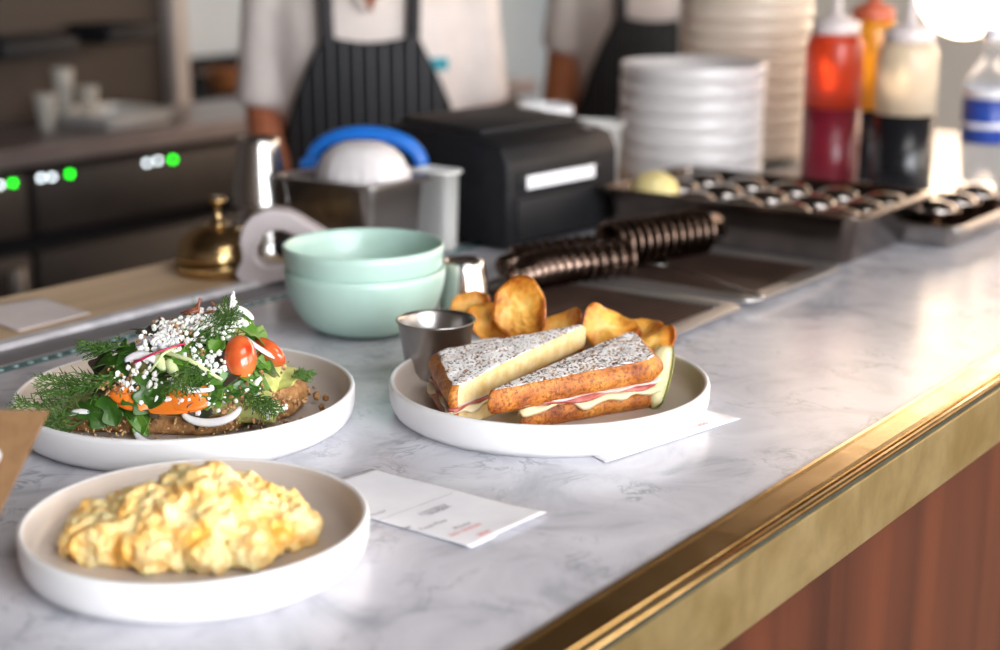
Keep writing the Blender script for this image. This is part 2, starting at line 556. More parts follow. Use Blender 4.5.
def camdir(yaw=0.0, elev=0.0):
    """a direction that faces the camera side of the bar, turned by yaw and raised by elev (degrees)"""
    a = AZ + PI + math.radians(yaw)
    e = math.radians(elev)
    return Vector((math.cos(a) * math.cos(e), math.sin(a) * math.cos(e), math.sin(e)))


def prism(poly, z0, z1, bev=0.0, axis='Z'):
    bm = bmesh.new()
    vs = [bm.verts.new((p[0], p[1], z0)) for p in poly]
    f = bm.faces.new(vs)
    r = bmesh.ops.extrude_face_region(bm, geom=[f])
    bmesh.ops.translate(bm, vec=(0, 0, z1 - z0), verts=[v for v in r['geom'] if isinstance(v, bmesh.types.BMVert)])
    bmesh.ops.recalc_face_normals(bm, faces=bm.faces)
    if bev:
        bmesh.ops.bevel(bm, geom=list(bm.edges), offset=bev, segments=2, affect='EDGES', profile=0.5)
    return bm


def sweep_x(poly, x0, x1):
    """a (y, z) profile run along x"""
    bm = bmesh.new()
    a = [bm.verts.new((x0, p[0], p[1])) for p in poly]
    b = [bm.verts.new((x1, p[0], p[1])) for p in poly]
    n = len(poly)
    for k in range(n):
        j = (k + 1) % n
        bm.faces.new((a[k], a[j], b[j], b[k]))
    bm.faces.new(a)
    bm.faces.new(list(reversed(b)))
    bmesh.ops.recalc_face_normals(bm, faces=bm.faces)
    return bm


# ------------------------------------------------------------------ the room
struct(obj('floor', boxbm((2.25, 0.6, -0.05), (10.5, 7.8, 0.1)), MAT['floor'], smooth=False), 'dark tiled floor of the cafe', 'floor')
struct(obj('ceiling', boxbm((2.25, 0.6, 3.25), (10.5, 7.8, 0.1)), MAT['ceiling'], smooth=False), 'dark ceiling of the cafe', 'ceiling')
WB = 3.03
cx0 = onY(164, 60, WB).x
cx1 = onY(180, 60, WB).x
struct(obj('wall_back', boxbm(((-3 + cx0) / 2, WB + 0.06, 1.6), (cx0 + 3, 0.12, 3.2)), MAT['wall_brown'], smooth=False), 'dark brown wall behind the back bar', 'wall')
struct(obj('trim_1', boxbm(((cx0 + cx1) / 2, WB + 0.05, 1.6), (cx1 - cx0, 0.18, 3.2), 0.01), MAT['trim'], smooth=False), 'pale upright trim at the end of the brown wall', 'trim')
struct(obj('wall_kitchen', boxbm(((cx1 + 7.5) / 2, 4.46, 1.6), (7.5 - cx1, 0.12, 3.2)), MAT['wall_blue'], smooth=False), 'pale blue grey wall of the kitchen behind the staff', 'wall')
# far wall with its window
XF = 6.3
bm = bmesh.new()
box(bm, (XF + 0.06, 0.6, 0.66), (0.12, 7.8, 1.32))
box(bm, (XF + 0.06, 0.6, 3.12), (0.12, 7.8, 0.16))
box(bm, (XF + 0.06, 3.85, 2.18), (0.12, 1.3, 1.72))
box(bm, (XF + 0.06, -2.85, 2.18), (0.12, 0.9, 1.72))
struct(obj('wall_far', bm, MAT['wall_cream'], smooth=False), 'cream wall at the far end of the bar', 'wall')


def window(name, axis, p, a0, a1, z0, z1, nmul, pane, label):
    root = thing(name, label, 'window')
    root['kind'] = 'structure'
    fb = bmesh.new()
    w = 0.06

    def put(bmx, a, z, sa, sz, d=0.06):
        if axis == 'X':
            box(bmx, (p, a, z), (d, sa, sz))
        else:
            box(bmx, (a, p, z), (sa, d, sz))
    am, zm = (a0 + a1) / 2, (z0 + z1) / 2
    put(fb, am, z0 + w / 2, a1 - a0, w)
    put(fb, am, z1 - w / 2, a1 - a0, w)
    put(fb, a0 + w / 2, zm, w, z1 - z0 - 2 * w)
    put(fb, a1 - w / 2, zm, w, z1 - z0 - 2 * w)
    for k in range(1, nmul):
        put(fb, a0 + (a1 - a0) * k / nmul, zm, w, z1 - z0 - 2 * w)
    obj('window_frame', fb, MAT['frame'], root, smooth=False)
    pb = bmesh.new()
    put(pb, am, zm, a1 - a0 - 2 * w, z1 - z0 - 2 * w, 0.01)
    obj('pane', pb, pane, root, smooth=False)
    return root


window('window_1', 'X', XF + 0.03, -2.4, 3.2, 1.32, 3.04, 5, MAT['pane_far'], 'bright window in the cream wall at the far end')
# customers' side wall with two big windows
YS = -3.2
bm = bmesh.new()
box(bm, (2.25, YS - 0.06, 0.4), (10.5, 0.12, 0.8))
box(bm, (2.25, YS - 0.06, 3.1), (10.5, 0.12, 0.2))
for xa, xb in ((-3, -2.4), (1.4, 1.9), (5.6, 7.5)):
    box(bm, ((xa + xb) / 2, YS - 0.06, 1.9), (xb - xa, 0.12, 2.2))
struct(obj('wall_side', bm, MAT['wall_cream'], smooth=False), 'cream wall with windows on the customers side', 'wall')
window('window_2', 'Y', YS - 0.03, -2.4, 1.4, 0.8, 3.0, 3, MAT['pane_side'], 'large bright window on the customers side, nearer one')
window('window_3', 'Y', YS - 0.03, 1.9, 5.6, 0.8, 3.0, 3, MAT['pane_mid'], 'large bright window on the customers side, farther one')

struct(obj('wall_front', boxbm((-3.06, 0.6, 1.6), (0.12, 7.8, 3.2)), MAT['wall_dark'], smooth=False), 'dark panelled wall behind the viewer', 'wall')

# ------------------------------------------------------------------ the bar
X0, X1 = -0.9, 3.02
bar = thing('bar_counter', 'long marble bar counter with polished brass edge and reddish wood front', 'bar counter', (0, 0, 0))
obj('marble_top', boxbm(((X0 + X1) / 2, (0.4815 + 1.188) / 2, T - 0.015), (X1 - X0, 1.188 - 0.4815, 0.03)), MAT['marble'], bar, smooth=False)
obj('substrate', boxbm(((X0 + X1) / 2, 0.955, T - 0.05), (X1 - X0, 0.95, 0.036)), MAT['alu_dark'], bar, smooth=False)
br = obj('brass_edge', sweep_x([(0.481, T - 0.03), (0.481, T + 0.0012), (0.4800, T + 0.002), (0.4770, T + 0.002), (0.4755, T + 0.0005), (0.457, T - 0.0005), (0.4530, T - 0.001),
                                (0.4520, T - 0.0035), (0.4505, T - 0.0035), (0.4495, T - 0.002), (0.4468, T - 0.0016), (0.4450, T - 0.0024), (0.4445, T - 0.0036), (0.4445, T - 0.0052), (0.449, T - 0.0052), (0.460, T - 0.03)], X0, X1), MAT['brass'], bar, smooth=False)
obj('shadow_groove', sweep_x([(0.4462, T - 0.010), (0.4462, T - 0.0052), (0.459, T - 0.0052), (0.459, T - 0.010)], X0, X1), MAT['groove_shade'], bar, smooth=False)
obj('brass_fascia', sweep_x([(0.4445, T - 0.0635), (0.4445, T - 0.0103), (0.4449, T - 0.010), (0.459, T - 0.010), (0.459, T - 0.066), (0.447, T - 0.066), (0.4455, T - 0.065)], X0, X1), MAT['brass_face'], bar, smooth=False)
wp = bmesh.new()
xx = X0
k = 0
while xx < X1 - 0.01:
    w = min(1.42, X1 - xx)
    box(wp, (xx + w / 2, 0.478, 0.535), (w - 0.003, 0.03, 0.93), 0.002)
    xx += w
obj('wood_front', wp, MAT['mahogany'], bar, smooth=False)
obj('carcass', boxbm(((X0 + X1) / 2, 0.96, 0.51), (X1 - X0, 0.92, 1.02)), MAT['alu_dark'], bar, smooth=False)
obj('glass_strip', boxbm(((X0 + X1) / 2, 1.197, T - 0.012), (X1 - X0, 0.018, 0.024)), MAT['glass_teal'], bar, smooth=False)
bb = bmesh.new()
for k in range(60):
    ico(bb, (0.55 + k * 0.0165, 1.197, T + 0.0002), 0.0030, 2, (1, 1, 0.35))
o = obj('bead_row', bb, MAT['bubble'], bar)
o['label'] = 'row of pale teal beads set in the glass strip'
obj('rail_channel', boxbm(((X0 + X1) / 2, 1.2335, T - 0.012), (X1 - X0, 0.055, 0.022)), MAT['alu_dark'], bar, smooth=False)
obj('metal_rail', sweep_x([(1.258, T - 0.02), (1.258, T + 0.001), (1.2605, T + 0.004), (1.276, T + 0.004), (1.279, T + 0.001), (1.279, T - 0.02)], X0, X1), MAT['aluminium'], bar, smooth=False)
obj('rail_lip', sweep_x([(1.206, T - 0.02), (1.206, T - 0.0005), (1.211, T - 0.0005), (1.211, T - 0.02)], X0, X1), MAT['aluminium'], bar, smooth=False)
obj('wood_ledge', boxbm(((X0 + X1) / 2, 1.362, T - 0.0125), (X1 - X0, 0.166, 0.025), 0.004), MAT['ledge_wood'], bar, smooth=False)

# ------------------------------------------------------------------ plates with food
def plate_bm(R, H=0.030, seg=128):
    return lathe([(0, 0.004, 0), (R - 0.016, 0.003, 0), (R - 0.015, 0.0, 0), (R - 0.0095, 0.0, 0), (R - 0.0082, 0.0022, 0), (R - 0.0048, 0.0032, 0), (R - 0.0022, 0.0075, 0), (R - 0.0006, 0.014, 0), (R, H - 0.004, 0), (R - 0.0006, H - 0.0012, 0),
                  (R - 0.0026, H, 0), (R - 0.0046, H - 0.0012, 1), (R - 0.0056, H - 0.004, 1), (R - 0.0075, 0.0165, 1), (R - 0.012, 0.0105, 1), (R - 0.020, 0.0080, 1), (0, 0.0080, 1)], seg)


PS = Vector((1.0375, 0.7219, T))
PV = Vector((0.8316, 0.945, T))
PE = Vector((0.6388, 0.7230, T))
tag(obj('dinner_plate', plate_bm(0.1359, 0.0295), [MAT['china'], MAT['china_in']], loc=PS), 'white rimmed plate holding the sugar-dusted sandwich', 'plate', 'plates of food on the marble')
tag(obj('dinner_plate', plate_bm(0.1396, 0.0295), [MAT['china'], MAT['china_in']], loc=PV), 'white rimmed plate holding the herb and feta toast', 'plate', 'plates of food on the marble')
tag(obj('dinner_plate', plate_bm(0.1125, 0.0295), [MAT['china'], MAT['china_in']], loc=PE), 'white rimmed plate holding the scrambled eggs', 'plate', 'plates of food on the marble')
FZ = T + 0.0082                              # food level on a plate


# --- the sandwich
def tri_outline(pts, n_per=26, rad=0.008):
    """rounded polygon, points tagged with the side they belong to"""
    P = [Vector((p[0], p[1])) for p in pts]
    n = len(P)
    out = []
    for i in range(n):
        a, b = P[i], P[(i + 1) % n]
        d = (b - a).normalized()
        L = (b - a).length
        for k in range(n_per):
            t = rad + (L - 2 * rad) * k / (n_per - 1)
            out.append((a + d * t, i))
    return out


def slice_bm(pts, z0, z1, cut_sides, top_mat=2, seed=0, bulge=0.0042, amp=0.0013, tilt=None):
    """a bread slice: material 0 crust, 1 crumb on the cut side, 2 its top"""
    ol = tri_outline(pts)
    cen = sum((p for p, s in ol), Vector((0, 0))) / len(ol)
    bm = bmesh.new()
    layers = 9
    H = z1 - z0

    def disp(p, z, a):
        v = Vector((p.x * 70 + seed, p.y * 70, z * 90))
        return noise.noise(v) * a + noise.noise(v * 3.1) * a * 0.45
    wall = []
    for l in range(layers):
        t = l / (layers - 1)
        ring = []
        for p, s in ol:
            nrm = (p - cen).normalized()
            b = bulge * math.sin(PI * min(1, max(0, t))) if s not in cut_sides else bulge * 0.15
            edge = 0.003 * (max(0, abs(t - 0.5) * 2 - 0.6) / 0.4) ** 2
            q = p + nrm * (b - edge + disp(p, z0 + t * H, amp))
            ring.append(bm.verts.new((q.x, q.y, z0 + t * H + disp(q, 3.3, amp * 0.4))))
        wall.append(ring)
    n = len(ol)
    for l in range(layers - 1):
        for k in range(n):
            j = (k + 1) % n
            f = bm.faces.new((wall[l][k], wall[l][j], wall[l + 1][j], wall[l + 1][k]))
            f.material_index = 1 if (ol[k][1] in cut_sides and ol[j][1] in cut_sides) else 0
    for base, z, m, up in ((wall[-1], z1, top_mat, 1), (wall[0], z0, 0, 0)):
        prev = base
        for r in range(1, 14):
            s_ = 1 - r / 14
            ring = []
            for k in range(n):
                p = cen + (ol[k][0] - cen) * s_
                ring.append(bm.verts.new((p.x, p.y, z + disp(p, 7.7, amp * 1.0) * (1 if up else 0.3) + (0.0015 * (1 - s_) if up else 0))))
            for k in range(n):
                j = (k + 1) % n
                f = bm.faces.new((prev[k], prev[j], ring[j], ring[k]) if up else (prev[j], prev[k], ring[k], ring[j]))
                f.material_index = m
            prev = ring
        c = bm.verts.new((cen.x, cen.y, z + (0.0015 if up else 0)))
        for k in range(n):
            j = (k + 1) % n
            f = bm.faces.new((prev[k], prev[j], c) if up else (prev[j], prev[k], c))
            f.material_index = m
    if tilt:
        for v in bm.verts:
            v.co.z += tilt[0] * (v.co.x - cen.x) + tilt[1] * (v.co.y - cen.y)
    bmesh.ops.recalc_face_normals(bm, faces=bm.faces)
    return bm


def sheet_bm(pts, z, th, grow, seed, wave=0.002):
    P = [Vector((p[0], p[1])) for p in pts]
    cen = sum(P, Vector((0, 0))) / len(P)
    ol = [p for p, s in tri_outline(pts)]
    bm = bmesh.new()
    rows = []
    for r in range(0, 9):
        s_ = 1 - r / 9
        ring = []
        for k, p in enumerate(ol):
            g = grow * (0.4 + noise.noise(Vector((p.x * 45 + seed, p.y * 45, 0))) * 1.2)
            q = cen + (p - cen) * s_ + (p - cen).normalized() * g * (s_ ** 3)
            droop = -abs(g) * 0.5 * s_ ** 6
            ring.append(bm.verts.new((q.x, q.y, z + droop + wave * s_ * noise.noise(Vector((q.x * 80 + seed, q.y * 80, 1))))))
        rows.append(ring)
    n = len(ol)
    for a, b in zip(rows, rows[1:]):
        for k in range(n):
            j = (k + 1) % n
            bm.faces.new((a[k], a[j], b[j], b[k]))
    bm.faces.new(rows[-1])
    r = bmesh.ops.extrude_face_region(bm, geom=list(bm.faces))
    bmesh.ops.translate(bm, vec=(0, 0, -th), verts=[v for v in r['geom'] if isinstance(v, bmesh.types.BMVert)])
    bmesh.ops.recalc_face_normals(bm, faces=bm.faces)
    return bm


def sandwich(label, pts, cut_side, seed, topmat, dz=0.0, tilt=None, low=None):
    c = Vector((sum(p[0] for p in pts) / 3, sum(p[1] for p in pts) / 3, FZ))
    lp = [(p[0] - c.x, p[1] - c.y) for p in pts]
    lw = [(p[0] - c.x, p[1] - c.y) for p in (low or pts)]
    r = thing('sandwich_half', label, 'sandwich', c, 0, 'halves of the toasted sandwich')
    obj('bottom_slice', slice_bm(lw, 0.0, 0.0160, [cut_side], 0, seed + 5), [MAT['crust'], MAT['crumb'], MAT['crumb']], r)
    obj('cheese', sheet_bm(lw, 0.0190, 0.0028, 0.012, seed + 1), MAT['cheese'], r)
    obj('ham', sheet_bm(lw, 0.0211, 0.002, 0.006, seed + 2, 0.001), MAT['ham'], r)
    obj('turkey', sheet_bm(lw, 0.0222, 0.0012, 0.003, seed + 3, 0.0006), MAT['turkey'], r)
    top = obj('top_slice', slice_bm(lp, 0.0222 + min(0, dz * 0.4), 0.0445 + dz, [cut_side], 2, seed, tilt=tilt), [MAT['crust'], MAT['crumb'], topmat], r)
    top['label'] = 'browned top slice dusted with powdered sugar'
    return r


sandwich('front half of the sugar-dusted toasted sandwich, crust side towards us',
         [(0.924, 0.706), (1.078, 0.637), (1.140, 0.702)], 2, 3.0, MAT['sugar2'], -0.0035, (0.034, 0.0), [(0.952, 0.694), (1.080, 0.636), (1.140, 0.700)])
sandwich('rear half of the sugar-dusted toasted sandwich, pale cut side showing',
         [(0.918, 0.732), (1.116, 0.733), (0.986, 0.808)], 0, 19.0, MAT['sugar'], -0.002, (0.07, 0.0))

# --- steel sauce cup
def ramekin_bm(r0=0.0265, r1=0.0350, h=0.052):
    return lathe([(0, 0.0008), (r0 - 0.003, 0.0), (r0, 0.002), (r0 + (r1 - r0) * 0.5, h * 0.5), (r1 - 0.001, h - 0.003), (r1 + 0.001, h - 0.0012), (r1 + 0.0006, h), (r1 - 0.001, h - 0.0002),
                  (r1 - 0.0022, h - 0.003), (r0 + (r1 - r0) * 0.5 - 0.001, h * 0.5), (r0 - 0.0015, 0.003), (r0 - 0.006, 0.0016), (0, 0.0016)], 48)


tag(obj('sauce_cup', ramekin_bm(), MAT['steel_cup_grey'], loc=(1.0395, 0.8465, FZ)), 'small steel sauce cup standing on the sandwich plate', 'cup')


# --- potato chips
def chip_bm(rx, ry, curl, fold, seed):
    bm = bmesh.new()
    R, S = 9, 40
    c = bm.verts.new((0, 0, 0))
    prev = None
    for i in range(1, R + 1):
        t = i / R
        ring = []
        for k in range(S):
            a = 2 * PI * k / S
            e = 1 + 0.10 * noise.noise(Vector((math.cos(a) * 1.7 + seed, math.sin(a) * 1.7, seed)))
            x, y = rx * t * e * math.cos(a), ry * t * e * math.sin(a)
            z = curl * (x / rx) ** 2 * rx - fold * (y / ry) ** 2 * ry + 0.0035 * noise.noise(Vector((x * 75 + seed, y * 75, seed))) + 0.0015 * noise.noise(Vector((x * 220, y * 220, seed)))
            ring.append(bm.verts.new((x, y, z)))
        for k in range(S):
            j = (k + 1) % S
            if prev is None:
                bm.faces.new((c, ring[k], ring[j]))
            else:
                bm.faces.new((prev[k], ring[k], ring[j], prev[j]))
        prev = ring
    return bm


chips = [  # px, py, height, rx, ry, curl, fold, yaw, elev, roll, label
    (521, 309, 0.058, 0.0255, 0.030, 0.25, 0.10, -15, 15, 0.1, 'tall round golden potato chip standing upright behind the sandwich'),
    (490, 322, 0.040, 0.0270, 0.022, 0.30, 0.15, 30, 45, 0.4, 'folded potato chip between the tall round chip and the sauce cup'),
    (470, 312, 0.045, 0.0230, 0.019, 0.35, 0.0, 10, 35, 0.9, 'pale potato chip leaning just behind the sauce cup'),
    (505, 336, 0.030, 0.0270, 0.021, 0.30, 0.2, -20, 60, 1.9, 'low potato chip lying against the sandwich behind its sugared top'),
    (560, 328, 0.036, 0.0240, 0.017, 0.35, 0.0, -30, 50, 0.2, 'small dark gold chip between the tall chip and the right heap'),
    (608, 328, 0.044, 0.0260, 0.021, 0.45, 0.3, 10, 35, -0.4, 'curled browned chip at the left of the right-hand heap'),
    (637, 333, 0.038, 0.0270, 0.018, 0.30, 0.1, -25, 50, -0.3, 'smooth pale gold chip on the right-hand heap of chips'),
    (652, 346, 0.034, 0.0260, 0.014, 0.30, 0.2, -30, 40, 0.35, 'narrow rightmost potato chip pointing over the pickle spear'),
    (590, 338, 0.026, 0.0250, 0.020, 0.3, 0.2, 0, 65, 0.0, 'potato chip lying low beneath the curled browned chip'),
    (618, 346, 0.026, 0.0250, 0.020, 0.3, 0.2, -40, 60, 0.5, 'potato chip tucked low behind the tip of the front sandwich half'),
]
for i, (px, py, h, rx, ry, cu, fo, yaw, el, ro, lab) in enumerate(chips):
    o = obj('potato_chip', chip_bm(rx, ry, cu, fo, 3.1 * i + 1), MAT['chip'], loc=at(px, py, h), rot=orient(camdir(yaw, el), ro))
    solidify(o, 0.0013)
    tag(o, lab, 'potato chip', 'potato chips on the sandwich plate')

# --- pickle spear: a long wedge with a skin side
pk = thing('pickle_spear', 'pale green pickle spear lying along the right of the sandwich', 'pickle', at(663, 398, 0.010), 0)
pk.location.z = FZ + 0.0085
d = Vector((0.79, 0.32, 0)).normalized()
pk.rotation_euler = (Matrix.Rotation(math.atan2(d.y, d.x), 3, 'Z') @ Matrix.Rotation(-0.16, 3, 'Y') @ Matrix.Rotation(-0.75, 3, 'X')).to_euler()
bm = bmesh.new()
sk = bmesh.new()
rows, rows2 = [], []
for i in range(15):
    t = i / 14
    w = 0.0135 * (math.sin(PI * min(1, max(0.0, t * 0.92 + 0.06))) ** 0.45)
    x = -0.028 + 0.098 * t
    z0 = 0.010 * math.sin(t * 1.2)
    rows.append([bm.verts.new((x, yy * w, z0 + zz * w)) for yy, zz in ((-1, 0.15), (-0.35, 0.95), (0, 1.25), (0.35, 0.95), (1, 0.15), (0.6, -0.02), (-0.6, -0.02))])
    rows2.append([sk.verts.new((x, math.sin(a) * w * 1.05, z0 + 0.2 * w - math.cos(a) * w * 0.45)) for a in [-1.5 + 3.0 * q / 8 for q in range(9)]])
for a, b in zip(rows, rows[1:]):
    for k in range(7):
        bm.faces.new((a[k], a[(k + 1) % 7], b[(k + 1) % 7], b[k]))
bm.faces.new(list(reversed(rows[0]))); bm.faces.new(rows[-1])
for a, b in zip(rows2, rows2[1:]):
    for k in range(8):
        sk.faces.new((a[k], a[k + 1], b[k + 1], b[k]))
obj('flesh', bm, MAT['pickle'], pk)
solidify(obj('skin', sk, MAT['pickle_skin'], pk), 0.001)

# --- scrambled eggs: curds heaped and melted into one another
rnd = random.Random(5)
bm = bmesh.new()
ec = Vector((0.6445, 0.7310, 0))


def egg_h(a, b):
    """height of the heap at a (to the right) and b (away)"""
    q = (a / 0.076) ** 2 + (b / 0.052) ** 2
    if q > 1:
        return 0
    return (0.037 * (1 - q) ** 0.75) * (1 + 0.12 * math.sin(a * 60 + 1))


for k in range(150):
    while True:
        a, b = rnd.uniform(-0.088, 0.088), rnd.uniform(-0.060, 0.060)
        h = egg_h(a, b)
        if h > 0:
            break
    r = rnd.uniform(0.006, 0.0145)
    z = max(r * 0.5, h - r * 0.55)
    p = CR * a + FH * b
    ico(bm, (p.x, p.y, z), r, 3, (rnd.uniform(0.9, 1.5), rnd.uniform(0.9, 1.4), rnd.uniform(0.6, 0.95)), rrot())
for k in range(46):                           # crumbs of curd round the foot
    t = rnd.uniform(0, 6.28)
    p = CR * (0.074 * math.cos(t)) + FH * (0.048 * math.sin(t))
    r = rnd.uniform(0.003, 0.007)
    ico(bm, (p.x, p.y, r * 0.6), r, 2, (1.2, 1.0, 0.8), rrot())
for a, b, r in ((-0.060, 0.0, 0.018), (-0.03, 0.0, 0.027), (0.0, 0.004, 0.031), (0.03, 0.004, 0.029), (0.058, 0.0, 0.020)):
    p = CR * a + FH * b
    ico(bm, (p.x, p.y, 0.008), r, 3, (1.25, 1.25, 0.85))
for v in bm.verts:
    v.co.z = max(v.co.z, 0.0004)
o = obj('scrambled_eggs', bm, MAT['egg'], loc=(ec.x, ec.y, FZ))
remesh(o, 0.0016, 3, 0.5)
for nm, sz, st in (('curd', 0.0115, 0.0085), ('curd_fine', 0.0055, 0.0050)):
    tx = bpy.data.textures.new(nm, 'CLOUDS')
    tx.noise_type = 'HARD_NOISE'
    tx.noise_scale = sz
    tx.noise_depth = 1
    dm = o.modifiers.new(nm, 'DISPLACE')
    dm.texture = tx
    dm.strength = -st
    dm.mid_level = 0.30
sm_ = o.modifiers.new('soften', 'SMOOTH')
sm_.iterations = 2
tag(o, 'soft yellow heap of scrambled eggs on the nearest plate', 'scrambled eggs')

# --- the toast salad
SB = at(182, 432, 0.012)
SB.z = 0
SCN = SB + FH * 0.062                        # middle of the heap
PR0 = [(-0.125, 0.0), (-0.105, 0.008), (-0.085, 0.020), (-0.06, 0.044), (-0.035, 0.060), (-0.01, 0.066), (0.02, 0.069), (0.045, 0.064), (0.065, 0.050), (0.085, 0.028), (0.105, 0.012), (0.12, 0.0)]


RB = 0.012                                   # the ridge of the heap runs a little behind its middle
PR = [(-0.13, 0.0)]
for px, py in ((58, 424), (75, 402), (92, 372), (108, 352), (128, 340), (148, 326), (170, 322), (190, 316), (210, 313), (232, 312), (250, 322), (268, 342), (284, 362), (300, 384), (312, 398)):
    d_ = ray(px, py)
    P_ = CAM + d_ * ((SCN + FH * RB - CAM).dot(FH) / d_.dot(FH))
    PR.append(((P_ - SCN).dot(CR), max(0.0, P_.z - T - 0.012)))
PR.append((0.14, 0.0))


def heap(a, b):
    h = 0
    b = (b - RB) if b > RB else (b - RB) * 0.066 / (0.066 + RB)
    for (a0, h0), (a1, h1) in zip(PR, PR[1:]):
        if a0 <= a <= a1:
            h = h0 + (h1 - h0) * (a - a0) / (a1 - a0)
    q = 1 - (b / 0.066) ** 2
    return h * (max(0, q) ** 0.6)


def on_heap(px, py, lift=0.0):
    """the point where a line of sight meets the salad heap or the plate"""
    d = ray(px, py)
    for k in range(900):
        z = 0.14 - k * 0.00016
        P = CAM + d * ((z - HC) / d.z)
        q = P - SCN
        if z <= max(0.0, heap(q.dot(CR), q.dot(FH))) + 0.008 + lift:
            return P
    return P


def heap_normal(P):
    q = P - SCN
    a, b = q.dot(CR), q.dot(FH)
    e = 0.006
    da = (heap(a + e, b) - heap(a - e, b)) / (2 * e)
    db = (heap(a, b + e) - heap(a, b - e)) / (2 * e)
    return (Vector((0, 0, 1)) - CR * max(-2, min(2, da)) - FH * max(-2, min(2, db))).normalized()


def toast(label, ab, z0, z1, seed):
    pts = [SCN + CR * a + FH * b for a, b in ab]
    c = sum(pts, Vector()) / len(pts)
    lp = [(p.x - c.x, p.y - c.y) for p in pts]
    return tag(obj('toast_slice', slice_bm(lp, z0, z1, [], 1, seed, 0.0015, 0.0020), [MAT['rye'], MAT['avocado'] if z1 > 0.02 else MAT['rye_in']], loc=(c.x, c.y, FZ)), label, 'toast', 'seeded toast under the salad')


toast('seeded brown toast slice under the dill end of the salad, crust towards us',
      [(-0.100, -0.050), (0.020, -0.062), (0.046, -0.045), (0.030, 0.055), (-0.06, 0.06), (-0.105, 0.01)], 0, 0.015, 4)
t2 = toast('seeded toast slice poking out at the right end of the salad beside the tomato',
           [(0.050, -0.040), (0.080, -0.018), (0.090, 0.025), (0.070, 0.058), (0.035, 0.058)], 0.001, 0.026, 9)
# mashed avocado
bm = bmesh.new()
NA, NB = 56, 28
grid = []
for i in range(NA + 1):
    a = -0.098 + 0.170 * i / NA
    row = []
    for j in range(NB + 1):
        b = -0.052 + 0.108 * j / NB
        P = SCN + CR * a + FH * b
        h = max(0.012, heap(a, b) * 0.86) + 0.004 * noise.noise(Vector((a * 90, b * 90, 2))) + 0.003 * noise.noise(Vector((a * 220, b * 220, 5)))
        edge = min(i, NA - i, j, NB - j)
        if edge == 0:
            h = 0.010
        row.append(bm.verts.new((P.x - SCN.x, P.y - SCN.y, h)))
    grid.append(row)
for i in range(NA):
    for j in range(NB):
        bm.faces.new((grid[i][j], grid[i][j + 1], grid[i + 1][j + 1], grid[i + 1][j]))
r = bmesh.ops.extrude_face_region(bm, geom=list(bm.faces))
bmesh.ops.translate(bm, vec=(0, 0, -0.002), verts=[v for v in r['geom'] if isinstance(v, bmesh.types.BMVert)])
bmesh.ops.recalc_face_normals(bm, faces=bm.faces)
tag(obj('avocado_spread', bm, MAT['avocado'], loc=(SCN.x, SCN.y, FZ)), 'chunky pale green avocado mash spread on the seeded toast', 'avocado spread', None, 'stuff')


def leaf_bm(L, W, lobes, curl, seed):
    bm = bmesh.new()
    N, K = 22, 6
    rows = []
    for i in range(N + 1):
        t = i / N
        w = W * math.sin(PI * (t ** 0.8)) ** 0.7 * (1 + (0.38 * math.sin(t * lobes * 2 * PI) if lobes else 0))
        w = max(w, 0.0006)
        row = []
        for j in range(-K, K + 1):
            s = j / K
            y = w * s
            x = L * t - L * 0.45
            z = curl * (t - 0.4) ** 2 * L - 0.35 * abs(s) ** 1.5 * w * -1 + 0.10 * W * noise.noise(Vector((t * 5 + seed, s * 3, seed))) * (abs(s) + 0.2)
            row.append(bm.verts.new((x, y, z)))
        rows.append(row)
    for a, b in zip(rows, rows[1:]):
        for j in range(2 * K):
            bm.faces.new((a[j], b[j], b[j + 1], a[j + 1]))
    return bm


